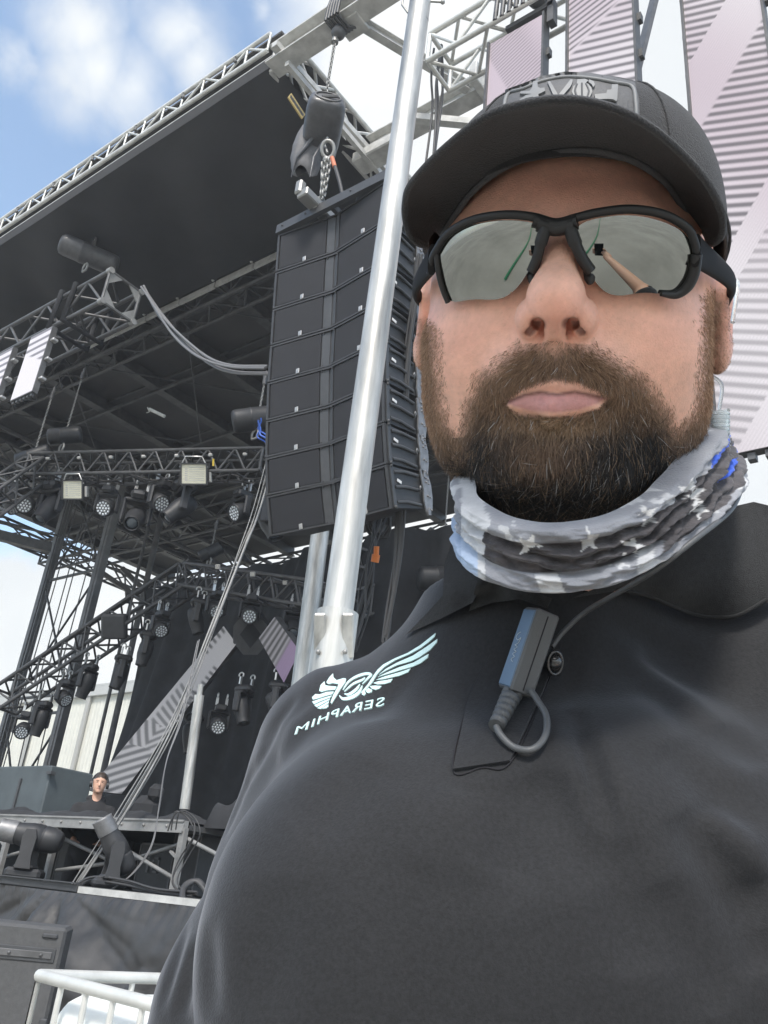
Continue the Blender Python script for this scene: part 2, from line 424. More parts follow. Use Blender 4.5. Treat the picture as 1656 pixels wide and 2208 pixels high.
# ================================================================== ground
def ground():
    n = 70; xs = np.sign(np.linspace(-1, 1, n))*np.abs(np.linspace(-1, 1, n))**3*200; G = np.zeros((n, n, 3))
    G[..., 0], G[..., 1] = np.meshgrid(xs, xs, indexing='ij'); r = np.hypot(G[..., 0], G[..., 1])
    G[..., 2] = -.02+.02*np.sin(G[..., 0]*.5)*np.cos(G[..., 1]*.43)*(r > 6)
    b = MB(); b.grid(G, True); struct('ground', b, mat('dusty_concrete', (.40, .385, .34), .9, var=.0, vscale=.35, col2=(.25, .24, .21), bump=.5, bscale=5, detail=12))
ground()
b = MB(); H0 = man2w([-.7, -.9, -1.355]); 
b.tube([man2w(q) for q in spline([(-3.0, -14, -1.33), (-1.9, -8, -1.33), (-1.15, -4.5, -1.33), (-.75, -2.5, -1.33), (-.62, -1.2, -1.33), (-.68, .4, -1.33)], 10)], .035, 10)
lone('ground_hose', b, mat('green_rubber', (.03, .20, .09), .5), 'long green hose lying on the dusty ground behind the viewer', 'hose')
tr_ = thing('van', 'distant white van parked far across the open ground behind the viewer', 'van', man2w([4, -38, -1.35]))
b = MB(); b.bbox(man2w([4, -38, -.15]), (2.0, 4.6, 1.7), (_R, _Fw, _U), .25); obj('body', b, M_tank, tr_)
for q in ((-1, -1.4), (1, -1.4), (-1, 1.4), (1, 1.4)):
    b = MB(); b.cyl(man2w([4+q[0]-.1*q[0], -38+q[1], -1.02]), man2w([4+q[0]+.02*q[0], -38+q[1], -1.02]), .33, 16); obj('wheel', b, M_dark, tr_)
b = MB(); b.bbox(man2w([4, -35.7, .2]), (1.6, .05, .6), (_R, _Fw, _U), .02); obj('windscreen', b, M_lensd, tr_)

# ================================================================== trusses
def truss(parent, p, q, w, n, rc=.025, rb=.014, m=M_dark, h=None, up=None, name='truss', ends=True, sides=(0, 1, 2, 3)):
    p = np.asarray(p, float); q = np.asarray(q, float); h = w if h is None else h; a, u, d = frame(q-p, up); u = -u if u[2] < 0 else u
    cs = [(-1, -1), (1, -1), (1, 1), (-1, 1)]; b = MB()
    def pt(t, k): return p+(q-p)*t+a*w/2*cs[k][0]+u*h/2*cs[k][1]
    for k in range(4): b.cyl(pt(0, k), pt(1, k), rc, 7)
    for k in sides:
        k2 = (k+1) % 4
        for i in range(n):
            b.cyl(pt(i/n, k if i % 2 else k2), pt((i+1)/n, k2 if i % 2 else k), rb, 5, caps=False)
    if ends:
        for t in (0, 1):
            for k in range(4): b.cyl(pt(t, k), pt(t, (k+1) % 4), rb*1.3, 5)
    return obj(name, b, m, parent)

# ================================================================== stage roof
Z = 12.2; XR, XL, YF, YB = -7.05, -27.5, 5.16, 20.0
roof = thing('stage_roof', 'huge black stage roof with a pale aluminium truss along its front edge', 'stage roof', (-15, 8, 0))
truss(roof, (XR, YF, Z+.19), (XL, YF, Z+.19), .30, 44, .036, .020, M_alu, h=.36, name='front_truss', sides=(3,), ends=False)
b = MB()
for i in range(44): x = XR+(XL-XR)*i/44; b.cyl((x, YF-.15, Z+.01), (x, YF-.15, Z+.37), .018, 6)
obj('truss_post', b, M_alu, roof)
b = MB(); b.box(((XR+XL)/2, YF+.12, Z+.17), (XR-XL, .02, .36)); obj('fascia_cloth', b, M_cloth, roof)
b = MB()
for i in range(18):
    x = XR-.7-i*1.15; b.tube([(x, YF-.17, Z+.36), (x+.02, YF-.20, Z+.30), (x+.04, YF-.17, Z+.22)], .012, 5); b.sphere((x+.05, YF-.19, Z+.20), .03, 6)
obj('cloth_tie', b, M_dark2, roof)
# cloth soffit of the front bay, hanging in soft swells
nx, ny = 90, 30; G = np.zeros((nx, ny, 3)); X_, Y_ = np.meshgrid(np.linspace(XR+.02, XL, nx), np.linspace(YF+.05, 8.05, ny), indexing='ij')
G[..., 0] = X_; G[..., 1] = Y_; e_ = np.sin((Y_-YF)/2.9*math.pi)
G[..., 2] = Z-.02-.28*e_*(.6+.4*np.sin(X_*1.35+1))-.10*e_*np.sin(X_*3.1+Y_*2)-.05*np.abs(np.sin(X_*1.05))**.3*e_
b = MB(); b.grid(G, True); obj('front_cloth', b, M_cloth, roof)
b = MB(); b.box(((XR+XL)/2, (8.1+YB)/2, Z+.55), (XR-XL, YB-8.1, .04)); obj('roof_skin', b, M_tarp, roof)
b = MB(); b.box(((XR+XL)/2, (YF+8.1)/2, Z+.62), (XR-XL, 2.9, .04)); obj('roof_skin', b, M_tarp, roof)
for i in range(10):
    x = XR-.35-i*2.12; b = MB(); b.box((x, (8.2+YB)/2, Z+.36), (.12, YB-8.2, .30)); b.box((x, (8.2+YB)/2, Z+.20), (.26, YB-8.2, .03)); obj('purlin', b, M_dark, roof)
for y in (10.3, 12.6, 15.0, 17.5):
    b = MB(); b.box(((XR+XL)/2, y, Z+.12), (XR-XL, .07, .07)); b.box(((XR+XL)/2, y+.02, Z+.44), (XR-XL, .04, .05)); obj('cross_rail', b, M_dark, roof)
b = MB()
for x in np.arange(XR-1.4, XL, -4.2): b.cyl((x, 8.4, Z+.1), (x-4.1, 12.6, Z+.1), .02, 5); b.cyl((x-4.1, 8.4, Z+.1), (x, 12.6, Z+.1), .02, 5)
obj('wind_brace', b, M_dark, roof)
# pale rail with rivets behind the cloth
b = MB(); xx = XR-.1
while xx > -15.2:
    w_ = 1.05; b.box((xx-w_/2, 8.1, Z-.12+.01*(int(xx*10) % 3)), (w_-.04, .05, .13)); b.sphere((xx-.04, 8.04, Z-.02), .035, 6); xx -= w_
obj('edge_rail', b, M_alud, roof)
truss(roof, (XR, 8.5, Z-.05), (XL, 8.5, Z-.05), .45, 40, .045, .022, M_dark, h=.5, name='main_truss')
truss(roof, (XR, 15.2, Z-.35), (XL, 15.2, Z-.35), .6, 18, .05, .028, M_dark, h=.9, name='main_truss')
truss(roof, (-21.5, 8.5, Z-.35), (-21.5, YB, Z-.35), .7, 8, .07, .040, M_dark2, h=.9, name='side_truss')
truss(roof, (XL, 8.5, Z-.1), (XL, YB, Z-.1), .5, 10, .05, .03, M_dark, h=.6, name='side_truss')
truss(roof, (XL, YB, Z-.1), (XR, YB, Z-.1), .5, 16, .05, .03, M_dark, h=.6, name='rear_truss')
truss(roof, (XR+.02, YF+.1, Z+.16), (XR+.02, 12.5, Z+.16), .34, 15, .040, .026, M_alud, h=.42, name='side_truss')
b = MB(); b.bar((XR+.20, YF-.2, Z-.05), (XR+.20, 12.5, Z-.05), .10, .10); b.bar((XR+.30, YF, Z-.30), (XR+.22, 8.6, Z-.30), .07, .09)
obj('side_rail', b, M_alud, roof)
PL0 = on_x(624, 206, XR+.28); PL1 = on_x(654, 252, XR+.28)
b = MB(); b.bar((XR+.28, PL0[1], PL0[2]), (XR+.28, PL1[1], PL1[2]), .02, .13); obj('capacity_plate', b, mat('yellow_capacity_plate', (.48, .36, .14), .6), roof)
b = MB()
for i in range(9): q_ = PL0+(PL1-PL0)*(.08+i*.1); b.box((XR+.292, q_[1], q_[2]), (.004, .03+.012*(i % 3), .05))
obj('plate_marks', b, M_dark, roof)

# ------------------------------------------------------------------ outrigger wing that carries the speakers
wing = thing('outrigger_beam', 'grey steel I-beam outrigger frame reaching right from the roof corner', 'beam', (-6, 5.2, 0))
def ibeam(p, q, h, w, t, m, name='beam', up=(0, 0, 1.0)):
    p = np.asarray(p, float); q = np.asarray(q, float); a, u, d = frame(q-p, up); b = MB(); L = np.linalg.norm(q-p); c = (p+q)/2
    for s in (-1, 1): b.box(c+u*s*(h/2-t/2), (w, t, L), (a, u, d))
    b.box(c, (t, h-2*t, L), (a, u, d)); return obj(name, b, m, wing)
ibeam((XR-.05, 5.2, Z+.02), (-2.6, 5.2, Z+.02), .36, .30, .025, M_alud)
ibeam((XR+.2, 7.15, Z+.02), (-4.55, 7.15, Z+.02), .30, .26, .022, M_alud)
ibeam((-5.7, 5.28, Z-.02), (-4.95, 7.02, Z-.02), .16, .12, .014, M_alud)
b = MB(); b.bbox((XR+.45, 7.15, Z-.22), (.9, .34, .2), b=.02); b.bbox((-4.75, 7.15, Z-.02), (.12, .7, .34), b=.01); b.bbox((-4.45, 7.3, Z+.2), (.5, .04, .22), b=.005); b.bbox((-5.7, 5.3, Z-.16), (.35, .3, .05), b=.01); obj('bracket', b, M_alud, wing)
b = MB()
for k in range(5):
    x = -5.92+.05*k+.02; b.tube([(x-.04, 5.02, Z-.20), (x-.02, 5.01, Z+.05), (x, 5.02, Z+.24), (x+.02, 5.2, Z+.25), (x+.04, 5.38, Z+.20), (x+.04, 5.39, Z-.12), (x, 5.22, Z-.26), (x-.04, 5.04, Z-.2)], .022, 6)
b.sphere((-5.85, 5.2, Z-.30), .10, 10); obj('wire_sling', b, M_dark, wing)
b = MB(); b.bar(at_d(893, 255, 12.4), at_d(1075, 272, 11.6), .12, .10); obj('cross_strut', b, M_alud, wing)

# ------------------------------------------------------------------ chain hoists
def hoist_at(name, label, top, c, L, r, ax, chainlink=.05, group=None, m=M_hoist, bag=False, down=None):
    h = thing(name, label, 'chain hoist', c, group); c = np.asarray(c, float); ax = nrm(ax)
    b = MB(); e = .12*L
    b.lathe(c-ax*L/2, ax, [(0, 0), (r*.72, 0), (r*.93, .03*L), (r, .09*L), (r, L*.36), (r*1.03, L*.37), (r*1.03, L*.40), (r, L*.41), (r, L*.91), (r*.93, L*.97), (r*.72, L), (0, L)], 22); obj('housing', b, m, h)
    b = MB(); b.chain(np.array(top), c+[0, 0, r*.8], chainlink, chainlink*.13, chainlink*.5); obj('lift_chain', b, M_chain, h)
    b = MB(); t = np.array(top); b.tube([t+[0, 0, .02], t+[.03, 0, -.06], t+[.02, 0, -.13], t+[-.03, 0, -.11], t+[-.04, 0, -.05]], .018, 6); b.cyl(t+[0, 0, -.08], t+[0, 0, -.24], .035, 8); obj('top_hook', b, M_dark2, h)
    b = MB(); lo = c-[0, 0, r]; b.tube([lo+[.0, 0, .03], lo+[.07, 0, -.06], lo+[.05, 0, -.17], lo+[-.05, 0, -.17], lo+[-.07, 0, -.06], lo+[0, 0, .03]], .022, 6); obj('shackle', b, M_chain, h)
    if down is not None:
        b = MB(); b.chain(lo-[0, 0, .15], down, chainlink, chainlink*.13, chainlink*.5); obj('sling_chain', b, M_chain, h)
    return h, lo
def vy(px, py, Y): return on_y(px, py, Y)
# the big hoist over the speaker array
ct = vy(727, 62, 5.2); cb = vy(720, 262, 5.2); cb[0] = ct[0]+.06
h1 = thing('chain_hoist', 'big grey chain hoist hanging from the outrigger above the speaker array', 'chain hoist', cb)
axh = nrm(CR*.22+CU*.68-CC*.70)
b = MB(); R_ = []; a_, u_, d_ = frame(axh, CR)
for s_, f_ in ((-.42, .0), (-.42, .62), (-.39, .80), (-.33, .90), (-.2, .96), (0, 1), (.22, 1), (.32, .96), (.38, .86), (.41, .70), (.415, .0)):
    R_.append([cb+axh*s_*.92+(a_*.19*f_*math.copysign(abs(math.cos(t))**.6, math.cos(t))+u_*.24*f_*math.copysign(abs(math.sin(t))**.6, math.sin(t))) for t in np.linspace(0, 2*math.pi, 33)])
b.grid(np.array(R_), True); obj('housing', b, M_hoist, h1)
b = MB(); b.tube([cb+axh*.385+(a_*.12*math.cos(t)+u_*.155*math.sin(t)) for t in np.linspace(0, 2*math.pi, 28)[:-1]], .012, 6, closed=True); b.bbox(cb+axh*.40-a_*.02+u_*.02, (.20, .04, .03), (CR, CU, CC), .008); obj('end_rim', b, M_dark2, h1)
b = MB(); b.chain(ct-[0, 0, .25], cb+[-.05, 0, .36], .066, .009, .036); obj('lift_chain', b, M_chain, h1)
b = MB(); b.tube([ct+[.0, 0, .05], ct+[.07, 0, -.03], ct+[.05, 0, -.12], ct+[-.03, 0, -.14]], .022, 7); b.cyl(ct+[0, 0, -.10], ct+[0, 0, -.28], .04, 10, .05); obj('top_hook', b, M_chain, h1)
sh0 = vy(707, 322, 5.2); b = MB(); b.tube([sh0+CR*.075*math.cos(t)+CU*(.105*math.sin(t)) for t in np.linspace(0, 2*math.pi, 20)[:-1]], .024, 8, closed=True); b.tube([vy(706, 296, 5.2), vy(700, 312, 5.2), vy(706, 330, 5.2)], .016, 6); obj('shackle', b, M_chain, h1)
s1 = vy(704, 345, 5.2); s2_ = vy(697, 428, 5.2); s2_[0] = s1[0]+.02
b = MB(); b.chain(s1, s2_, .085, .013, .05); b.chain(s1+[.06, 0, 0], s2_+[.03, 0, .05], .085, .013, .05); b.chain(s1+[-.05, 0, -.02], s2_+[-.02, .05, 0], .11, .014, .05); b.sphere(s1, .05, 8); b.bbox(s2_+[-.05, 0, -.04], (.07, .07, .16), b=.01); obj('sling_chain', b, M_chain, h1)
b = MB(); b.chain(vy(686, 215, 5.2), vy(676, 262, 5.2), .10, .015, .06); obj('slack_chain', b, M_chain, h1)
# chain bag: a limp cloth sack
bt = vy(672, 262, 5.2); bb = vy(655, 372, 5.2); bag = []; th = np.linspace(0, 2*math.pi, 29)
for i, (f, w) in enumerate(((0, .05), (.12, .09), (.3, .13), (.5, .155), (.7, .165), (.85, .15), (.97, .13), (1.0, .09))):
    c_ = bt+(bb-bt)*f; bag.append([c_+CR*(w*math.cos(t)*(1+.16*math.sin(5*t+i)))+np.array([0, .7, 0])*w*math.sin(t)+CU*(-.05*math.cos(2*t)*f) for t in th])
b = MB(); b.grid(np.array(bag), True); obj('chain_bag', b, mat('bag_fabric', (.13, .13, .135), .7, bump=.6, bscale=12, var=.2, vscale=6), h1)
b = MB()
for q in ((-.10, .0), (.06, -.02)): b.tube([vy(690, 300, 5.2)+CR*q[0], vy(662+60*q[0], 340, 5.1)+CR*q[0], vy(628 if q[0] < 0 else 668, 382, 5.1)], [.03, .018, .006], 6)
obj('bag_strap', b, M_hoist, h1)
b = MB(); b.tube([vy(716, 340, 5.2), vy(722, 360, 5.2)], .028, 8); obj('red_plug', b, mat('orange_plug', (.5, .16, .08), .5), h1)
b = MB(); b.tube(spline([vy(722, 358, 5.2), vy(732, 392, 5.2), vy(741, 432, 5.25)], 6), .022, 6); obj('control_cable', b, M_cable, h1)

# ------------------------------------------------------------------ the line array
arr = thing('speaker_array', 'tall hanging array of eight dark grey double speaker cabinets behind the silver pole', 'speaker', (-5.5, 5.4, 0))
XA, XB = -6.29, -4.66; XM = (XA+XB)/2
LP = [on_x(x, y, XA) for x, y in ((600, 506), (594, 588), (588, 668), (583, 746), (577, 826), (574, 908), (572, 988), (574, 1070), (582, 1158))]
LP = [np.array([0, p[1], p[2]]) for p in LP]
for i in range(8):
    T0, T1 = LP[i], LP[i+1]; e = nrm(T1-T0); nrmv = np.array([0, e[2], -e[1]]); nrmv = nrmv if nrmv[1] < 0 else -nrmv; H_ = np.linalg.norm(T1-T0)
    def L(x, t, n_): return np.array([x, 0, 0])+T0+e*(t*H_)+nrmv*n_
    b = MB(); g = .012
    # trapezoid shell, deeper at the front top, with a V front
    P = [L(XA, g/H_, -.02), L(XM, g/H_, -.13), L(XB, g/H_, -.02), L(XB, .10, -.62), L(XA, .10, -.62)]
    Q = [L(XA, 1-g/H_, -.02), L(XM, 1-g/H_, -.13), L(XB, 1-g/H_, -.02), L(XB, .90, -.62), L(XA, .90, -.62)]
    b.add(P+Q, [(0, 1, 2, 3, 4), (9, 8, 7, 6, 5), (0, 5, 6, 1), (1, 6, 7, 2), (2, 7, 8, 3), (3, 8, 9, 4), (4, 9, 5, 0)])
    for (xa, xb) in ((XA, XM), (XM, XB)):
        da = -.02 if xa == XA else -.13; db = -.13 if xb == XM else -.02
        for t in (.035, .965): b.bar(L(xa, t, da+.012), L(xb, t, db+.012), .030, .020, up=e)
    for x, dd in ((XA+.015, -.01), (XB-.015, -.01)): b.bar(L(x, .03, dd), L(x, .97, dd), .032, .028)
    cabn = obj('cabinet', b, M_cab, arr)
    for s in (0, 1):
        if s == 0: x0, x1, d0, d1 = XA+.05, XM-.125, -.02+.006, -.02-.11*(1-.155/.815)+.006
        else: x0, x1, d0, d1 = XM+.075, XB-.05, -.13+.11*(.075/.815)+.006, -.02+.004
        b = MB(); V = [L(x0, .075, d0), L(x1, .075, d1), L(x1, .925, d1), L(x0, .925, d0)]; b.prism(V, nrmv*.010); obj('grille', b, M_grille, cabn)
        b = MB(); c = L(x0+(x1-x0)*.56, .90, d0+(d1-d0)*.56+.018); b.bbox(c, (.048, .012, .060), ((1, 0, 0), nrmv, e), .004); b.box(c+nrmv*.007, (.022, .004, .026), ((1, 0, 0), nrmv, e)); bd = obj('badge', b, M_badge, cabn)
    b = MB(); V = [L(XM-.115, .03, -.125), L(XM-.012, .03, -.142), L(XM-.012, .97, -.142), L(XM-.115, .97, -.125)]; b.prism(V, nrmv*.022)
    V = [L(XM+.008, .03, -.142), L(XM+.062, .03, -.120), L(XM+.062, .97, -.120), L(XM+.008, .97, -.142)]; b.prism(V, nrmv*.022)
    for t in (.08, .92): b.sphere(L(XM-.095, t, -.100), .010, 6); b.sphere(L(XM+.045, t, -.098), .010, 6)
    obj('centre_strip', b, M_cabl, cabn)
    # ribs and rigging plates on the side that faces the viewer
    b = MB()
    for t in (.16, .5, .84): b.tube([L(XB+.01, t, -.08), L(XB+.015, t-.03, -.25), L(XB+.01, t, -.50)], .018, 6)
    obj('side_rib', b, M_cabl, cabn)
    b = MB(); Pp = [(.0, -.53), (.06, -.66), (.35, -.70), (.65, -.70), (.94, -.67), (1.0, -.56), (.75, -.535), (.5, -.55), (.25, -.535)]
    b.prism([L(XB+.02, t, n_) for t, n_ in Pp], (.016, 0, 0))
    for t in (.08, .2, .3, .62, .92): b.sphere(L(XB+.04, t, -.61), .013, 6); b.sphere(L(XB+.04, t+.03, -.65), .010, 6)
    b.tube([L(XB+.03, .45, -.52), L(XB+.05, .42, -.47), L(XB+.05, .50, -.46), L(XB+.03, .52, -.50)], .008, 5); b.bar(L(XB+.03, .93, -.60), L(XB+.03, 1.07, -.60), .03, .05)
    obj('rigging_plate', b, M_plate, cabn)
    b = MB(); b.prism([L(XB+.004, .05, -.02), L(XB+.004, .05, -.075), L(XB+.004, .5, -.06), L(XB+.004, .95, -.075), L(XB+.004, .95, -.02)], (.014, 0, 0)); b.sphere(L(XB+.02, .96, -.04), .022, 6); b.sphere(L(XB+.02, .04, -.04), .018, 6); obj('front_plate', b, M_cabl, cabn)
    b = MB(); b.box(L(XB+.012, .36, -.16), (.006, .07, .03)); obj('side_label', b, M_whitec, cabn)
b = MB(); t0 = LP[0]; b.bar((XA-.02, t0[1]-.0, t0[2]+.07), (XB+.04, t0[1], t0[2]+.07), .06, .13); b.bar((XA-.02, t0[1]+.62, t0[2]+.05), (XB+.04, t0[1]+.62, t0[2]+.05), .06, .10)
for x in (XA+.02, XM, XB): b.bar((x, t0[1]+.03, t0[2]+.06), (x, t0[1]+.6, t0[2]+.06), .05, .08)
for x in (XA+.08, XA+.45, XB-.5): b.sphere((x, t0[1]-.035, t0[2]+.08), .014, 6)
obj('top_frame', b, M_cabl, arr)
b = MB(); c = np.array([-5.72, t0[1]+.25, t0[2]+.17]); b.bbox(c, (.16, 1.0, .12), b=.015); b.bbox(c+[-.06, -.48, .1], (.10, .10, .2), b=.02); b.box(c+[.081, -.25, 0], (.004, .16, .05)); obj('pick_bar', b, M_chain, arr)
b = MB(); b.sphere((-5.0, t0[1]+.25, t0[2]+.15), .19, 14, (1.5, 1, .75)); obj('inclinometer', b, M_cabl, arr)
arr2 = arr
# bottom loops of cable under the array
b = MB()
for k, (dx, r_) in enumerate(((0, 1.), (8, .8), (16, .6), (-6, .5))):
    b.tube(spline([at_d(838+dx*.2, 1100, 10), at_d(840, 1130+6*k, 10), at_d(815+dx, 1160*1., 10), at_d(790+dx*.6, 1140-4*k, 10), at_d(806, 1112, 10)], 8), .016, 5)
lone('cable_loop', b, M_cable, 'loops of black cable hanging below the speaker array', 'cable')

# ------------------------------------------------------------------ silver masts
def pole(label, px0, px1, d0, r, z0, z1, sleeve=None):
    A = at_d(*px0, d0); B = ray(*px1); t = np.hypot(*(A[:2]-CAM[:2]))/np.hypot(*B[:2]); B = CAM+B*t
    dv = (B-A)/(B[2]-A[2]); P0 = A+dv*(z0-A[2]); P1 = A+dv*(z1-A[2])
    t_ = thing('mast', label, 'pole', P0)
    b = MB(); b.cyl(P0, P1, r, 40); obj('tube', b, M_galv, t_); return t_, A, dv
mast, A_, dv_ = pole('big shiny silver pole standing in front of the speaker array', (812, 700), (727, 1330), 3.9, .060, -.05, 6.45)
def onp(z): return A_+dv_*(z-A_[2])
zs = [CAM[2]+(ray(727, y)[2]/np.hypot(*ray(727, y)[:2]))*np.hypot(*(A_[:2]-CAM[:2])) for y in (1322, 1420)]
b = MB(); b.cyl(onp(zs[0]), onp(zs[1]-1.6), .082, 40)
for s in (-1, 1): b.bbox(onp(zs[0]-.08)+CR*s*.052-CC*.07, (.045, .17, .03), (CR, CU, CC), .006)
obj('base_sleeve', b, M_galv, mast)
for s in (-1, 1):
    for q in (.02, -.12): b = MB(); b.sphere(onp(zs[0]+q-.02)+CR*s*.05-CC*.085, .010, 6); obj('bolt', b, M_chain, mast)
b = MB(); zt = onp(6.0); b.tube([onp(6.1)-CR*.05, onp(6.08)-CR*.10-CU*.01, onp(6.0)-CR*.10, onp(5.93)-CR*.06], .006, 6); b.cyl(zt+CR*.04+CU*.02, zt+CR*.13+CU*.015, .007, 6); b.sphere(zt+CR*.13+CU*.015, .014, 6); obj('eye_bolt', b, M_chain, mast)
b = MB(); b.tube([onp(z)-_R*.0-CC*.0606 for z in (5.75, 5.45)], .003, 5); b.tube([onp(5.86)+(CR*math.cos(a)+CC*math.sin(a))*.0605 for a in np.linspace(math.pi, 2*math.pi, 16)], .0016, 4); obj('seam_line', b, M_dark2, mast)
pole('second silver pole seen low behind the first, ending under the speaker array', (690, 1150), (655, 1430), 11.8, .125, 1.0, 6.9)

# ------------------------------------------------------------------ LED screens
M_led = attr_mat('led_face', .35, emit=.60, base=.12)
M_led2 = attr_mat('dim_led_face', .35, emit=.22, base=.3)
def led_face(parent, O, ux, uz, w, h, f, m=M_led, res=.011, name='led_face'):
    nu, nv = max(4, int(w/res)), max(4, int(h/res)); U_, V_ = np.meshgrid(np.linspace(0, w, nu), np.linspace(0, h, nv), indexing='ij')
    P = (np.asarray(O)+U_[..., None]*ux+V_[..., None]*uz).reshape(-1, 3); idx = np.arange(nu*nv).reshape(nu, nv)
    Qd = np.stack([idx[:-1, :-1], idx[1:, :-1], idx[1:, 1:], idx[:-1, 1:]], -1).reshape(-1, 4)
    return sobj(name, P, Qd, m, parent, np.clip(f(U_.ravel(), V_.ravel()), 0, 1))
PINK = np.array([.60, .51, .565]); PALE = np.array([.78, .74, .77]); DKS = np.array([.075, .068, .072])
def mixc(a, b, m): return a*(1-m[:, None])+b*m[:, None]
def sstep(v, e=.004): return np.clip(v/e*.5+.5, 0, 1)
def bars(v, per, duty=.42): f = (v/per) % 1; return sstep(duty*per/2-np.abs(f-.5)*per, .010)
def scr3(u, v):       # v from the bottom up
    base = np.tile(PINK, (len(u), 1)); base = mixc(base, PALE, .5+.5*np.sin(v*1.3+u*2))
    k = v-1.63*u; reg = ((k-1.43) % 2.40); st = bars(v+.42*u, .090, .50); m = st*sstep(1.52-reg, .03)*np.where(k < 1.43, .0, 1)+st*(k < 1.05)*(k > -.15)*.6
    hatch = bars(v*.7+u*1.6, .030, .5)*.18*((reg > 1.52)|(k < 1.43)); mo = .05*np.sin(u*900)*np.sin(v*700)
    return mixc(base, DKS, np.maximum(m*.86, hatch))*(1+mo[:, None])
def scr2(u, v):
    base = mixc(np.tile(PINK, (len(u), 1)), PALE, .4+.4*np.sin(v*2)); k = v-.8*u
    a = bars(v+.40*u, .105)*sstep(4.62-k, .03); c = bars(v-.30*u, .085, .40)*sstep(k-4.66, .03)
    return mixc(base, DKS, np.maximum(a, c)*.84)
def scr1(u, v):
    base = mixc(np.tile(PINK, (len(u), 1)), PALE, .2+.3*np.sin(v)); k = v+2.6*u
    return mixc(base, DKS, bars(v-.55*u, .055, .45)*sstep(k-5.05, .04)*sstep(6.4-k, .3)*.6)
def screen(label, x0, x1, z0, z1, f, Y=5.2):
    t = thing('video_screen', label, 'screen', ((x0+x1)/2, Y, z0), 'video screens hanging at the right')
    b = MB(); b.box(((x0+x1)/2, Y+.05, (z0+z1)/2), (x1-x0, .08, z1-z0)); b.box((x0-.012, Y+.03, (z0+z1)/2), (.022, .13, z1-z0)); b.box((x1+.012, Y+.03, (z0+z1)/2), (.022, .13, z1-z0))
    k = 0
    for z in np.arange(z0+.25, z1, .5): b.box((x1+.03, Y+.07, z), (.05, .06, .10)); b.box((x0-.03, Y+.07, z), (.03, .06, .06))
    for x in np.arange(x0+.08, x1, .11): b.box((x, Y+.05, z0-.03), (.05, .06, .05))
    obj('cabinet', b, M_dark, t); led_face(t, (x0, Y-.002, z0), np.array([1, 0, 0]), np.array([0, 0, 1.0]), x1-x0, z1-z0, f); return t
def XZ(px, py, Y=5.2): p = on_y(px, py, Y); return p[0], p[2]
x0, zt_ = XZ(1058, 95); x1, _ = XZ(1172, 30); screen('shortest pink video screen, left of the three above the cap', x0, x1, 4.6, zt_, scr1)
x0, _ = XZ(1227, 60); x1, _ = XZ(1367, 60); screen('middle video screen with diagonal over level stripes, directly above the cap', x0, x1, 4.4, 11.6, scr2)
x0, _ = XZ(1478, 60); x1, _ = XZ(1648, 60); zb_ = XZ(1600, 975)[1]; screen('large striped pink video screen at the right edge, behind the ear', x0, x1, zb_, 11.4, scr3)
tr2 = thing('screen_truss', 'bright aluminium box truss at the top carrying the pink screens', 'truss', (-2, 5.3, 10))
e_ = on_y(948, 135, 5.35); truss(tr2, e_, (4.5, 5.35, e_[2]), .46, 22, .034, .022, M_alu, h=.46, name='truss_frame')
b = MB(); e2 = on_y(1165, 5, 5.35)
for dz in np.linspace(-.25, .25, 7): b.tube([(e2[0]-.15+dz, 5.1, e_[2]-.25), (e2[0]-.1+dz, 5.05, e_[2]+.1), (e2[0]+dz, 5.3, e_[2]+.3)], .03, 6)
b.sphere((e2[0]+.05, 5.2, e_[2]-.1), .12, 10); obj('sling', b, M_dark, tr2)
b = MB(); p_ = on_y(1120, 70, 5.2); b.box((p_[0]+.1, 5.25, p_[2]+.20), (.55, .10, .06)); b.box((p_[0]+.35, 5.25, p_[2]+.1), (.07, .1, .35)); obj('hang_bar', b, M_dark2, tr2)
b = MB(); b.bar(at_d(1368, 170, 9.6), at_d(1418, -30, 10.6), .13, .05); lone('diagonal_strut', b, M_dark2, 'grey diagonal strut between the middle and right screens', 'strut')
def bundle(name, label, pts, n=4, r=.014, spread=.02, m=M_cable, cat='cable', seed=1, group=None):
    rs = np.random.RandomState(seed); b = MB()
    for k in range(n):
        o = rs.randn(3)*spread; ph = rs.rand()*6; A = spline(pts, 8); s = np.linspace(0, 1, len(A)); b.tube([a+o+rs.randn(3)*.0+CR*math.sin(ph+s_*9)*spread*.7 for a, s_ in zip(A, s)], r*(.7+.6*rs.rand()), 5)
    return lone(name, b, m, label, cat, group)
bundle('cable_bundle', 'dark cables hanging from the aluminium truss to the left of the cap', [at_d(948, 100, 11), at_d(944, 170, 10.9), at_d(940, 240, 10.8), at_d(926, 400, 10.3), at_d(915, 620, 9.8)], 5, .014, .028, seed=3)
bundle('cable_bundle', 'long black cables running down behind the right side of the speaker array', [at_d(905, 560, 9.2), at_d(880, 760, 9), at_d(868, 960, 8.8), at_d(858, 1180, 8.6), at_d(832, 1380, 8.4)], 9, .013, .028, seed=5)
bundle('cable_bundle', 'dark cables dropping straight down between pole and speaker array bottom', [at_d(820, 1100, 10), at_d(805, 1180, 9.8), at_d(785, 1290, 9.6), at_d(765, 1400, 9.4)], 9, .016, .05, seed=6)
b = MB(); b.cyl(at_d(812, 1178, 9.4), at_d(811, 1198, 9.4), .03, 10); b.cyl(at_d(811, 1196, 9.4), at_d(808, 1212, 9.4), .045, 8); lone('cable_connector', b, M_orange, 'orange cable connector dangling below the speaker array', 'connector')

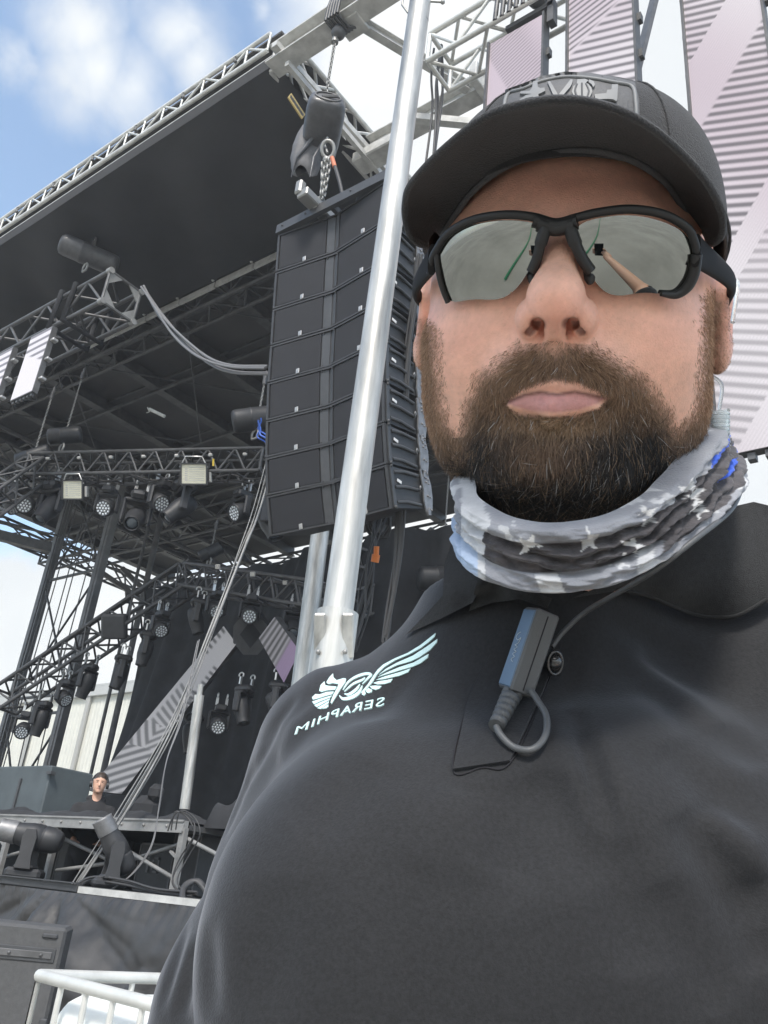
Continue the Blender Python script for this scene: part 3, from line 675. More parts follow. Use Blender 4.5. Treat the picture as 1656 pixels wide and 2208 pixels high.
# ------------------------------------------------------------------ side truss with hoist and small video panels
t3 = on_y(262, 640, 6.0); st_ = thing('lighting_truss', 'grey square truss with open end plate, under the left chain hoist', 'truss', t3)
truss(st_, t3, t3+np.array([-13, 0, 0]), .62, 22, .040, .024, M_dark2, name='truss_frame')
b = MB(); cs = [(-1, -1), (1, -1), (1, 1), (-1, 1)]
for k in range(4):
    y, z = cs[k]; c = t3+np.array([.0, .31*y, .31*z]); q1 = t3+np.array([0, .31*y*.15, .31*z]); q2 = t3+np.array([0, .31*y, .31*z*.15])
    b.prism([c, q1, q2], (.02, 0, 0)); b.cyl(c-[.05, 0, 0], c+[.05, 0, 0], .055, 12)
for k in range(4):
    y, z = cs[k]; y2, z2 = cs[(k+1) % 4]; b.bar(t3+np.array([0, .31*y, .31*z]), t3+np.array([0, .31*y2, .31*z2]), .05, .03)
obj('end_plate', b, M_mid, st_)
b = MB(); 
for dx in (-.9, -1.3): b.tube([t3+[dx, -.36, .4], t3+[dx-.05, -.38, -.36], t3+[dx, .36, -.38], t3+[dx, .38, .4]], .05, 7)
obj('sling', b, M_drape, st_)
hc = on_y(192, 550, 6.0); hc2 = on_y(228, 460, 6.0); hc2[0] = hc[0]; hoist_at('chain_hoist', 'dark cylindrical chain hoist over the left square truss', (hc2[0]+.05, 6.0, Z-.15), hc, 1.05, .20, nrm(CR*.86-CU*.34+CC*.2), .06)
bundle('cable_bundle', 'grey cables sagging from the square truss end to the speaker array', [on_y(312, 618, 5.9), on_y(345, 672, 5.8), on_y(385, 722, 5.7), on_y(440, 768, 5.6), on_y(500, 790, 5.6), on_y(580, 793, 5.6)], 4, .020, .035, M_cableg, seed=8)
def ledl(label, c4, f):
    P = [np.array(q) for q in c4]; t = thing('video_screen', label, 'screen', P[3], 'small video screens on the left square truss'); ux = P[1]-P[0]; w = np.linalg.norm(ux); ux /= w; uz = P[0]-P[3]; h = np.linalg.norm(uz); uz /= h; n = np.cross(ux, uz); n = n if n@(CAM-P[0]) > 0 else -n
    b = MB(); b.box(P[3]+ux*w/2+uz*h/2-n*.05, (w+.03, h+.03, .09), (ux, uz, n))
    for k in range(6): b.box(P[3]+ux*w*(k+.5)/6-uz*.04-n*.05, (.05, .05, .05), (ux, uz, n))
    obj('cabinet', b, M_dark2, t); led_face(t, P[3], ux, uz, w, h, f); 
    b = MB()
    for s in (.2, .5, .8): b.bbox(P[1]-uz*h*s+ux*.05-n*.08, (.10, .05, .10), (ux, uz, n), .01)
    obj('latch', b, M_badge, t); return t
def sl(u, v): return mixc(np.tile(PALE*1.1, (len(u), 1)), DKS*2.2, bars(v, .145, .40)*sstep(v-.70+.5*(u-.4), .02)*.9)
def yv(px, py, Y=5.55): return on_y(px, py, Y)
a0 = yv(67, 728); a1 = yv(110, 690)
zt1 = a0[2]; hgt = zt1-yv(18, 868)[2]; wv = .62
O_ = np.array([a0[0], 5.55, a0[2]]); ledl('small white striped video screen hanging in front of the left square truss', [O_, O_+[wv, 0, 0], O_+[wv, 0, -hgt*.98], O_+[0, 0, -hgt*.98]], sl)
O2 = O_+np.array([-1.18, 0, 0]); ledl('small white striped video screen cut off by the left picture edge', [O2, O2+[wv, 0, 0], O2+[wv, 0, -hgt*.98], O2+[0, 0, -hgt*.98]], sl)

# ------------------------------------------------------------------ moving lights
def make_wash():
    r = thing('moving_light', 'x', 'stage light', (0, 0, 0))
    b = MB(); b.bbox((0, 0, -.07), (.30, .22, .13), b=.03); b.box((.16, 0, -.07), (.01, .14, .08)); obj('base', b, M_light, r)
    for q in (-.09, .09): b = MB(); b.bar((-.05, q, 0), (-.05, q, .14), .03, .05); b.tube([(-.05+.05*math.cos(t), q, .17+.05*math.sin(t)) for t in np.linspace(-.6, 3.6, 9)], .016, 6); obj('clamp', b, M_clamp, r)
    b = MB()
    for s in (-1, 1): b.bbox((0, s*.185, -.30), (.12, .05, .34), b=.02)
    b.bbox((0, 0, -.15), (.14, .38, .05), b=.02); obj('yoke', b, M_light, r)
    b = MB(); b.lathe((-.12, 0, 0), (1, 0, 0), [(0, -.02), (.10, -.02), (.145, .02), (.155, .08), (.155, .22), (.148, .26), (.135, .262)], 24); b.bbox((-.06, 0, 0), (.16, .34, .10), b=.03)
    hd = obj('head', b, M_light, r); hd.location = (0, 0, -.38)
    b = MB(); b.lathe((.115, 0, 0), (1, 0, 0), [(0, 0), (.125, 0), (.13, .012)], 24); l = obj('lens_plate', b, mat('lens_plate', (.20, .21, .22), .4), hd)
    b = MB()
    for (n_, rr) in ((1, 0), (6, .052), (12, .102)):
        for k in range(n_): b.sphere((.128, rr*math.cos(2*math.pi*k/n_), rr*math.sin(2*math.pi*k/n_)), .021, 6, (.6, 1, 1))
    obj('led_lens', b, M_lens, hd); return r
def make_spot():
    r = thing('moving_light', 'x', 'stage light', (0, 0, 0))
    b = MB(); b.bbox((0, 0, -.08), (.36, .26, .15), b=.05); b.box((.185, 0, -.08), (.01, .12, .06)); obj('base', b, M_light, r)
    for q in (-1, 1): b = MB(); b.bar((.06*q, .1*q, 0), (.06*q, .1*q, .14), .03, .05); b.tube([(.06*q+.05*math.cos(t), .1*q, .17+.05*math.sin(t)) for t in np.linspace(-.6, 3.6, 9)], .016, 6); obj('clamp', b, M_clamp, r)
    b = MB()
    for s in (-1, 1): b.bbox((0, s*.20, -.33), (.13, .06, .40), b=.025)
    b.bbox((0, 0, -.16), (.18, .42, .06), b=.02); obj('yoke', b, M_light, r)
    b = MB(); b.lathe((-.26, 0, 0), (1, 0, 0), [(0, 0), (.09, .0), (.13, .03), (.15, .12), (.15, .30), (.125, .42), (.115, .52), (.118, .54), (.10, .54), (.095, .50)], 24)
    hd = obj('head', b, M_light, r); hd.location = (0, 0, -.45)
    b = MB(); b.sphere((.235, 0, 0), .090, 14, (.35, 1, 1)); obj('lens', b, M_lensd, hd); return r
_first = {}
def light(kind, px, py, d, pan, tilt, label, scale=1.0, roll_=0, floor=False):
    if kind not in _first: _first[kind] = (make_wash if kind == 'w' else make_spot)(); r = _first[kind]
    else: r = copy_tree(_first[kind])
    r.location = tuple(at_d(px, py, d)); r.scale = (scale,)*3
    yaw_cam = math.atan2(-_Fw[1], -_Fw[0])                   # towards the viewer
    r.rotation_euler = (roll_, math.pi if floor else 0, yaw_cam+math.radians(pan))
    for ch in r.children:
        if ch.name.startswith('head'): ch.rotation_euler = (0, math.radians(tilt), 0)
    r['label'] = label; r['group'] = 'moving stage lights'; return r
# ------------------------------------------------------------------ front lighting truss with its lamps
fa = on_z(72, 1012, 7.9); fb = on_z(572, 1003, 7.9); ft = thing('lighting_truss', 'level dark truss full of moving lights and two floodlights, left of the speaker array', 'truss', fa)
truss(ft, fa, fb, .42, 18, .032, .020, M_dark, h=.42, name='truss_frame')
b = MB(); up_ = np.array([0, 0, .30]); b.cyl(fa+(fb-fa)*.05+up_, fa+(fb-fa)*.965+up_*1.1, .036, 10); obj('top_rail', b, M_dark2, ft)
for k in range(7): b = MB(); c = fa+(fb-fa)*(.08+.14*k)+up_*.65; b.bbox(c-CC*.25, (.07, .05, .09), (CR, CU, CC), .01); obj('clamp', b, M_clamp, ft)
b = MB(); b.tube(spline([fa+(fb-fa)*t+[0, 0, -.22+.05*math.sin(t*31)] for t in np.linspace(0, 1, 16)], 4), .018, 5); b.tube(spline([fa+(fb-fa)*t+[0, .1, -.26+.04*math.sin(t*23+1)] for t in np.linspace(0, 1, 16)], 4), .014, 5); obj('wiring', b, M_cable, ft)
b = MB(); b.box(fa+(fb-fa)*.80+[0, 0, .05]-CC*.3, (.03, .02, .12), (CR, CC, CU)); obj('yellow_tag', b, M_yel, ft)
truss(ft, fa+[0.1, 0, 0], at_d(-60, 1110, 13.6), .40, 7, .030, .02, M_dark, h=.4, name='corner_truss')
def dft(px): t = (px-72)/500.; P = fa+(fb-fa)*t; return float((P-CAM)@CC)
LT = [('w', 68, 1046, 12, 34, 'moving light with round honeycomb lens at the far left end of the level truss'), ('s', 122, 1042, -30, 62, 'dark egg shaped moving light between the leftmost two wash lights'),
      ('w', 240, 1052, -6, 32, 'pale faced moving light hanging alone below the middle left of the level truss'), ('s', 305, 1062, 8, 38, 'moving light with glass eye facing out, below the middle of the level truss'),
      ('w', 352, 1040, 48, 30, 'moving light turned sideways showing bright lens discs, next to the middle of the truss'), ('s', 400, 1040, -62, 50, 'dark moving light pointing away to the left under the right floodlight'),
      ('w', 526, 1060, -48, 30, 'moving light tilted left, the one nearest the speaker array on the level truss'), ('w', 40, 1045, 100, 50, 'dark moving light at the bend where truss meets the left edge of the picture'),
      ('s', 592, 1068, 70, 60, 'moving light half hidden behind the lower left side of the speaker array')]
for k, x, y, pan, tilt, lb in LT: light(k, x, y, dft(x)-.05, pan, tilt, lb, 1.12 if k == 's' else 1.0)
def flood(px, py, d, w, h, yaw, label):
    c = at_d(px, py, d); A = (CR*math.cos(yaw)+CC*math.sin(yaw), CU, CC*math.cos(yaw)-CR*math.sin(yaw)); t = thing('floodlight', label, 'floodlight', c, 'rectangular floodlights on the level truss')
    b = MB(); b.bbox(c+A[2]*.07, (w, h, .12), A, .03); b.bbox(c+A[2]*.16, (w*.6, h*.6, .08), A, .02)
    for s in (-1, 1): b.bar(c+A[0]*s*w*.5-A[2]*.0, c+A[0]*s*w*.5+A[2]*.02, .03, h*1.04)
    obj('housing', b, M_light, t)
    b = MB()
    for s in (-1, 1): b.box(c+A[1]*s*h*.47-A[2]*.012, (w, h*.07, .03), A); b.box(c+A[0]*s*w*.47-A[2]*.0125, (w*.06, h*.87, .03), A)
    obj('frame', b, M_cabl, t)
    b = MB(); b.box(c, (w*.88, h*.88, .016), A); g_ = obj('glass', b, M_flood, t)
    b = MB()
    for k in range(7): b.box(c-A[2]*.010+A[0]*w*.10+A[1]*h*(-.30+.1*k), (w*.55, h*.022, .004), A)
    for k in range(6): b.box(c-A[2]*.010-A[0]*w*.28+A[1]*h*(-.28+.1*k), (w*.10, h*.05, .004), A)
    obj('reflector_line', b, M_alud, g_)
    b = MB(); b.bbox(c+A[0]*w*.60+A[2]*.05-A[1]*h*.1, (.05, h*.55, .10), A, .012); b.tube([c-A[0]*w*.5+A[1]*h*.3, c-A[0]*w*.3+A[1]*h*.8, c+A[0]*w*.3+A[1]*h*.8, c+A[0]*w*.5+A[1]*h*.3], .014, 5); obj('bracket', b, M_clamp, t)
flood(418, 1022, dft(418)-.45, .44, .36, .15, 'floodlight with pale lit looking glass, higher of two, right part of the level truss')
flood(157, 1056, dft(157)-.40, .38, .34, -.12, 'floodlight with yellowish glass, the lower left one on the level truss')
hx = lambda px, py, d: at_d(px, py, d)
def simple_hoist(px, py, d, topy, label, L=.7, r=.15, tilt=0, dpx=0):
    c = hx(px, py, d); top = ray(px+dpx, topy); t = np.hypot(*(c[:2]-CAM[:2]))/np.hypot(*top[:2]); top = CAM+top*t; top[:2] = c[:2]
    top[2] = min(top[2], Z-.1); return hoist_at('chain_hoist', label, top, c, L, r, nrm(CR*math.cos(tilt)+CU*math.sin(tilt)+CC*.2), .052, m=M_light)
simple_hoist(72, 985, 15.5, 830, 'chain hoist with bright marks above the left end of the level truss', .62, .15, .35, 25)
simple_hoist(140, 940, 15.8, 790, 'chain hoist with a coil of chain hanging second from left above the level truss', .6, .16, .1, 25)
simple_hoist(556, 903, 13.4, 800, 'chain hoist partly hidden by the left edge of the speaker array', .8, .19, .15, 8)
simple_hoist(455, 1190, 19, 1120, 'small far chain hoist under the roof to the left of the diagonal cables', .55, .14, .45, 4)
simple_hoist(952, 1247, 17, 1000, 'chain hoist with long chain just above the man\'s collar', .95, .24, 0, 12)
bundle('cable_bundle', 'blue and white cable ends beside the upper left edge of the speaker array', [at_d(557, 910, 13), at_d(556, 935, 13), at_d(570, 950, 12.9)], 3, .015, .03, M_blue, seed=4)
b = MB(); b.cyl(at_d(322, 882, 17), at_d(355, 898, 16.9), .035, 8); b.tube([at_d(318, 878, 17), at_d(322, 888, 17), at_d(316, 890, 17)], .012, 5); lone('hook_bar', b, M_alu, 'short pale bar with hook hanging alone under the dark roof', 'bar')

# ------------------------------------------------------------------ inner trusses and their lamps
la, lb2 = at_d(10, 1512, 17.5), at_d(408, 1245, 17.5); lt_ = thing('lighting_truss', 'steep dark truss rising from lower left to the centre of the stage', 'truss', la)
truss(lt_, la, lb2, .50, 16, .042, .022, M_dark, h=.50, name='truss_frame')
b = MB(); b.cyl(la+CU*.40, lb2+CU*.36, .035, 8); obj('top_rail', b, M_dark2, lt_)
c_ = la+(lb2-la)*.62; b = MB(); b.bbox(c_-CC*.3, (.5, .5, .2), (CR, CU, CC), .04); obj('dimmer_box', b, M_cabl, lt_)
rt_ = thing('lighting_truss', 'dark truss with moving lights running right from the centre, behind the poles', 'truss', lb2)
truss(rt_, lb2, at_d(700, 1290, 15.0), .46, 12, .038, .022, M_dark2, h=.46, name='truss_frame')
for x, y in ((470, 1236), (545, 1252), (615, 1270)): b = MB(); b.bbox(at_d(x, y-14, 15.6), (.09, .09, .07), (CR, CU, CC), .01); obj('clamp', b, M_clamp, rt_)
rt2 = thing('lighting_truss', 'dark truss crossing behind the two cable runs, right of the poles', 'truss', at_d(840, 1250, 18))
truss(rt2, at_d(690, 1330, 17), at_d(1010, 1235, 19), .5, 12, .04, .024, M_dark2, h=.55, name='truss_frame'); truss(rt2, at_d(760, 1205, 18), at_d(1010, 1285, 18), .4, 10, .035, .02, M_dark2, h=.4, name='truss_frame')
truss(rt2, at_d(905, 1160, 18.2), at_d(1020, 1290, 18.2), .4, 6, .035, .02, M_dark, h=.5, name='truss_frame')
for k, x, y, d, pan, tilt, lb in (('w', 352, 1318, 16.8, 40, 32, 'round lensed moving light near the top of the steep truss'), ('s', 322, 1362, 17, 100, 95, 'moving light pointing straight down below the middle of the steep truss'), ('s', 268, 1412, 17.2, 110, 100, 'blurry dark moving light below the dimmer box of the steep truss'),
       ('s', 196, 1432, 17.2, 60, 105, 'moving light hanging clear against the pale sky from the steep truss'), ('w', 146, 1466, 17.2, 62, 30, 'moving light with thin bright lens in front of the tower leg'), ('w', 60, 1535, 17.2, 12, 32, 'honeycomb lensed moving light at the bottom end of the steep truss'),
       ('s', 97, 1512, 17.2, 60, 100, 'large dark moving light second from the bottom of the steep truss'), ('w', 545, 1285, 15.6, 10, 32, 'moving light with bright honeycomb lens above the octagonal box'), ('s', 640, 1305, 15.2, 8, 36, 'moving light with glass eye beside the purple panel'),
       ('s', 432, 1292, 16.5, 100, 70, 'dark moving light under the truss corner at centre left'), ('w', 472, 1275, 16.2, 30, 36, 'moving light right of the truss corner with small bright marks'), ('w', 478, 1520, 15.5, 14, 30, 'white lensed moving light low in the dark middle of the stage'),
       ('s', 530, 1478, 15.2, 60, 70, 'dark moving light between octagonal box and the man\'s sleeve'), ('s', 420, 1540, 15.6, 110, 80, 'dark moving light clamped half way up the inner silver pole'), ('s', 604, 1470, 14.8, 80, 60, 'moving light nearest the man\'s sleeve in the dark stage interior')):
    light(k, x, y, d, pan, tilt, lb, .95)
oc = at_d(540, 1368, 15.6); t_ = thing('octagonal_box', 'dark octagonal panel with a black diamond hole between the striped panels', 'panel', oc)
b = MB(); A8 = [oc+CR*.34*math.cos(a)+CU*.40*math.sin(a) for a in np.linspace(.39, .39+2*math.pi, 9)[:-1]]; b.prism(A8, CC*.35); obj('panel', b, M_cabl, t_)
b = MB(); b.prism([oc+CR*.19*math.cos(a)+CU*.25*math.sin(a)-CC*.012 for a in np.linspace(0, 2*math.pi, 5)[:-1]], CC*.01); obj('diamond_recess', b, M_drape, t_)
def quad_panel(label, pts, d, f, th=.14, m=None):
    P = [at_d(x, y, dd) for (x, y), dd in zip(pts, d)]; n = nrm(np.cross(P[1]-P[0], P[3]-P[0])); n = n if n@CC < 0 else -n
    t = thing('striped_panel', label, 'screen', P[3]); b = MB(); b.prism([p-n*.012 for p in P], -n*th); obj('cabinet', b, M_dark, t)
    W_ = np.linalg.norm(P[1]-P[0]); H_ = np.linalg.norm(P[3]-P[0]); nu, nv = int(W_/.02)+2, int(H_/.02)+2
    U_, V_ = np.meshgrid(np.linspace(0, 1, nu), np.linspace(0, 1, nv), indexing='ij')
    G = (P[0]*((1-U_)*(1-V_))[..., None]+P[1]*(U_*(1-V_))[..., None]+P[2]*(U_*V_)[..., None]+P[3]*((1-U_)*V_)[..., None]).reshape(-1, 3); idx = np.arange(nu*nv).reshape(nu, nv)
    sobj('led_face', G, np.stack([idx[:-1, :-1], idx[1:, :-1], idx[1:, 1:], idx[:-1, 1:]], -1).reshape(-1, 4), m or M_led2, t, np.clip(f(U_.ravel()*W_, V_.ravel()*H_), 0, 1)); return t
GR = np.array([.50, .50, .52]); DG = np.array([.07, .07, .075])
def strip(u, v):      # u across, v downwards
    base = np.tile(GR, (len(u), 1)); L_ = v; w = u.max()
    edge = bars(v, .12)*(np.maximum(sstep(.24*w-u, .02)*(L_ < .6), sstep(u-.80*w, .02)*(L_ > .6)*(L_ < 1.9)))
    mid = bars(v-.5*u, .13, .5)*(L_ > 1.25)*(L_ < 2.1)*.75*sstep(u-.15*w, .02)
    chev = bars(v*.55+np.abs(u-.6*w)*.8, .11, .5)*(L_ > 2.1)*(L_ < 2.6)*.8; low = bars(v*.62+u*.62, .135, .5)*(L_ >= 2.6)*.85
    return mixc(base, DG, np.clip(edge+mid+chev+low, 0, 1))
quad_panel('long slanting strip panel with grey zigzag stripes behind the performer', [(482, 1350), (510, 1388), (262, 1712), (190, 1704)], (15.8, 15.6, 14.6, 14.8), strip)
def purp(u, v): base = mixc(np.tile(np.array([.44, .43, .47]), (len(u), 1)), np.array([.42, .31, .50]), sstep(v-.66*v.max(), .03)); return mixc(base, DG*1.2, bars(v, .105, .5)*sstep(.66*v.max()-v, .03)+.12*bars(v, .05)*(v > .66*v.max()))
quad_panel('short striped panel with a purple lower end beside the silver poles', [(592, 1330), (558, 1376), (612, 1472), (646, 1404)], (14.9, 15.1, 14.6, 14.4), purp)

# ------------------------------------------------------------------ backdrop, curtain folds, towers, cladding hall
def curtain(name, label, outline_left, xr, y, z1, z0, m=M_drape, fold=.9, n=140, nv=50, cat='curtain'):
    """hanging cloth: left edge follows outline (height -> x), right edge straight"""
    zs_ = np.linspace(z1, z0, nv); xl = np.interp(-zs_, [-q[1] for q in outline_left], [q[0] for q in outline_left]); G = np.zeros((n, nv, 3)); u = np.linspace(0, 1, n)
    for j in range(nv):
        x = xl[j]+(xr-xl[j])*u; G[:, j, 0] = x; G[:, j, 2] = zs_[j]; G[:, j, 1] = y+.16*np.sin(u*46*fold+j*.05)+.07*np.sin(u*103+j*.11)+.2*np.sin(u*9+j*.08)
    b = MB(); b.grid(G, True); return lone(name, b, m, label, cat)
e1 = [on_y(x, y, 13.0) for x, y in ((310, 1290), (288, 1370), (262, 1470), (240, 1560), (222, 1630), (198, 1712))]
curtain('backdrop_curtain', 'tall black backdrop curtain with slanting left edge behind the performer', [(p[0], p[2]) for p in e1], -4.0, 13.0, e1[0][2]+.3, 1.5)
cw = on_y(960, 1290, 21.0); b = MB(); b.box((-13, 20.6, 6.5), (19, .05, 9)); lone('scrim', b, mat('grey_scrim', (.14, .14, .14), .9, var=.1, vscale=2), 'grey mesh scrim across the far back of the stage', 'scrim')
b = MB(); b.tube(spline([at_d(x, y, 22.5) for x, y in ((868, 1268), (900, 1282), (940, 1278), (946, 1262), (915, 1254), (880, 1262), (872, 1276), (905, 1288), (950, 1286))], 6), .05, 5); lone('scrim_mark', b, M_dark2, 'loose swirl of dark cable in front of the grey scrim above the shirt collar', 'cable')
M_tower = mat('tower_aluminium', (.16, .16, .16), .5, .4, var=.2, vscale=3)
def tower(label, base, legs, z1, m=M_tower, w=.27):
    t = thing('stage_tower', label, 'tower', (base[0], base[1], 0))
    for (x, y) in legs: b = MB(); b.box((x, y, z1/2), (w, w*.7, z1)); b.box((x, y-w*.36, z1/2), (w*.3, .03, z1)); obj('leg', b, m, t)
    return t
tA = on_y(60, 1400, 12.0); tB = on_y(158, 1450, 12.0)
tw = tower('dark roof tower of two tall legs with cross bracing at the left', (tA[0], 12), [(tA[0], 12), (tB[0], 12)], 12.0)
for z in (5.05, 5.5, 8.8): b = MB(); b.bar((tA[0], 12, z), (tB[0], 12, z-.0), .06, .06); obj('brace', b, M_dark2, tw)
for z0_, z1_ in ((1.4, 4.9), (5.5, 8.7), (8.9, 11.9)):
    b = MB(); b.bar((tA[0], 12.02, z0_), (tB[0], 12.02, z1_), .05, .03); obj('brace', b, M_dark2, tw); b = MB(); b.bar((tB[0], 11.96, z0_), (tA[0], 11.96, z1_), .05, .03); obj('brace', b, M_dark2, tw)
tC = on_y(205, 1500, 14.5); b = MB(); b.cyl((tC[0]+1.2, 14.5, 0), (tC[0]+1.2, 14.5, 12), .09, 10); b.cyl((tC[0]+.95, 14.3, 0), (tC[0]+.95, 14.3, 12), .05, 8); obj('rear_leg', b, M_dark2, tw)
b = MB()
for k, x in enumerate(np.linspace(tA[0]+.25, tB[0]-.25, 8)):
    if k in (3, 6): continue
    b.tube(spline([(x, 11.8, 12), (x+.03*math.sin(k), 11.8, 9), (x-.04, 11.8, 5.5), (x+.1*math.sin(k*2), 11.8, 2.6), (x-.15, 11.8, 1.4)], 6), .016+.008*(k % 3 == 0), 5)
lone('cable_run', b, M_dark, 'row of thin dark cables hanging down inside the left roof tower', 'cable')
b = MB(); q0, q1 = at_d(-20, 1150, 22), at_d(108, 1182, 23); b.bar(q0, q1, .20, .25); b.cyl(q0+CU*.32, q1+CU*.32+CR*.3, .03, 6); lone('roof_outrigger', b, M_dark2, 'dark horizontal beam leaving the left roof tower towards the picture edge', 'beam')
b = MB(); b.bar(at_d(205, 1225, 27), at_d(315, 1300, 27), .14, .14); b.bar(at_d(262, 1225, 27), at_d(345, 1305, 27), .14, .14); b.cyl(at_d(240, 1215, 27), at_d(290, 1310, 27), .03, 6); b.cyl(at_d(268, 1222, 27), at_d(272, 1290, 27), .03, 6); lone('diagonal_brace', b, M_dark2, 'pair of diagonal braces against the white sky under the roof corner', 'brace')
# hall with cream cladding
bt_ = on_y(200, 1508, 30.0); zt2 = bt_[2]+.4; hall = thing('hall_building', 'long cream metal clad hall behind the stage at the left', 'building', (-45, 30, 0))
G = []; xx_ = np.arange(-72, -22, .11)
for i, x in enumerate(xx_): dy = .025 if (i % 3) == 0 else 0; G.append([(x, 30-dy, 0), (x, 30-dy, zt2)])
b = MB(); b.grid(np.array(G), False); b.box((-47, 36, zt2/2), (50, 11.8, zt2-.3)); obj('wall', b, M_wall, hall)
b = MB(); b.box((-47, 29.86, zt2+.02), (50.4, .30, .55)); b.box((-47, 36, zt2+.35), (50.6, 12.6, .12)); obj('roof', b, mat('grey_eaves', (.42, .43, .42), .6), hall)
for px_ in (172, 60): q = on_y(px_, 1600, 29.9); b = MB(); b.box((q[0], 29.84, zt2/2), (.34, .12, zt2-.3)); obj('downpipe', b, mat('grey_pipe', (.36, .36, .34), .6), hall)

# ------------------------------------------------------------------ stage deck, skirt, risers
YD = 5.2; ZD = 1.32
stg = thing('stage', 'long stage platform with a wrinkled black skirt hanging along its front', 'stage', (-14, 10, 0))
b = MB(); b.box((-13.5, (YD+21)/2, ZD-.06), (27, 21-YD, .12)); obj('deck', b, M_dark, stg)
p0_ = on_y(180, 1905, YD)
b = MB(); b.box(((p0_[0]-2.0)/2, YD-.02, ZD-.03), (-2.0-p0_[0], .05, .055)); b.box(((p0_[0]-2.0)/2, YD-.05, ZD-.075), (-2.0-p0_[0], .05, .012)); b.box((-4.5, YD-.05, ZD-.02), (1.2, .03, .04)); obj('edge_rail', b, M_alud, stg)
b = MB(); b.box(((p0_[0]-27)/2, YD-.03, ZD-.02), (27+p0_[0], .06, .06)); b.box(((p0_[0]-27)/2, YD-.06, ZD+.02), (27+p0_[0], .06, .012)); obj('edge_rail', b, M_cabl, stg)
n, nv = 520, 90; G = np.zeros((n, nv, 3)); X_ = np.linspace(-20, -2.2, n); vv = np.linspace(0, 1, nv); gx0 = on_y(150, 1930, YD)[0]
Xg, Vg = np.meshgrid(X_, vv, indexing='ij'); Pn = np.stack([Xg, Vg*1.3, Xg*0], -1).reshape(-1, 3); nz_ = (fbm(Pn, 1.1, 4).reshape(n, nv)-.5); dxg = Xg-gx0
ang = np.arctan2(dxg, Vg*1.25+.12); fan = np.abs(np.sin(ang*5.5))*.16*np.exp(-(dxg/1.9)**2)*np.clip(Vg*3, 0, 1)+np.exp(-(ang/.16)**2)*.16*np.clip(Vg*5, 0, 1)*np.exp(-Vg*.8)
sw = .10*np.sin(Xg*1.9+Vg*2.2)*Vg+.07*np.abs(np.sin(Xg*3.1-Vg*2+nz_*5))*Vg+.035*np.abs(np.sin(Xg*7.3+Vg*3+nz_*9))*np.sqrt(Vg); puck = .016*np.sin(Xg*48+4*nz_)*np.exp(-Vg*8)+.03*np.abs(np.sin(ang*23+nz_*8))*np.exp(-(dxg/2.6)**2)*np.sqrt(Vg)
G[..., 0] = Xg; G[..., 1] = YD-.09-(fan+sw+puck+nz_*.55*np.sqrt(Vg)+.05); G[..., 2] = ZD-.06-Vg*1.27-.05*np.exp(-(dxg/.8)**2)*0
b = MB(); b.grid(G, True); obj('skirt', b, mat('black_vinyl_skirt', (.040, .040, .041), .55, var=.3, vscale=3.5, bump=.25, bscale=18), stg)
b = MB(); b.box((-11.1, YD-.125, ZD-.085), (17.6, .012, .05)); obj('skirt_hem', b, M_cabl, stg)
# riser under the performer
YT = 5.85; zA = on_y(200, 1775, YT)[2]; rs_ = thing('stage_riser', 'raised metal framed platform with perforated posts below the performer', 'riser', (-9, YT, ZD))
xL, xR = -13.5, on_y(402, 1775, YT)[0]
b = MB(); b.box(((xL+xR)/2, YT, zA), (xR-xL, .06, .11)); b.box(((xL+xR)/2, YT-.035, zA+.05), (xR-xL, .02, .018)); b.box(((xL+xR)/2, YT-.035, zA-.05), (xR-xL, .02, .018))
for x in np.arange(xL+.2, xR, .35): b.sphere((x, YT-.035, zA-.0), .016, 6)
obj('front_rail', b, M_mid, rs_)
b = MB(); b.box(((xL+xR)/2, YT+1.1, zA+.0), (xR-xL-.02, 2.1, .05)); obj('platform', b, M_dark, rs_)
pxs = [on_y(x, 1840, YT)[0] for x in (8, 112, 388)]
for x in pxs:
    b = MB(); b.box((x, YT, (zA+ZD)/2), (.07, .05, zA-ZD-.02)); obj_ = None
    for z in np.arange(ZD+.06, zA-.05, .045): b.box((x, YT-.026, z), (.022, .004, .02))
    b.bar((x+.02, YT, ZD+.30), (x-.16, YT+.02, ZD+.38), .03, .02); obj('post', b, M_mid, rs_)
    b = MB(); b.box((x+.25, YT+2.0, (zA+ZD)/2), (.06, .05, zA-ZD)); obj('post', b, M_dark2, rs_)
for p, q in (((pxs[1]+.85, YT+.1, zA-.16), (pxs[2]-.05, YT+.05, ZD+.14)), ((pxs[1]+1.05, YT+.16, ZD+.26), (pxs[2]-.1, YT+.10, zA-.14)), ((pxs[1], YT+.1, zA-.16), (pxs[1]+.75, YT+.4, ZD+.22)), ((pxs[1], YT+.1, ZD+.12), (pxs[1]+.75, YT+.4, ZD+.28)), ((pxs[0]-.6, YT+.1, ZD+.12), (pxs[0]+.3, YT+.1, ZD+.30)), ((pxs[2], YT+.05, zA-.1), (pxs[2]+.7, YT+.1, ZD+.3))):
    b = MB(); b.cyl(p, q, .021, 8); obj('brace', b, M_mid, rs_)
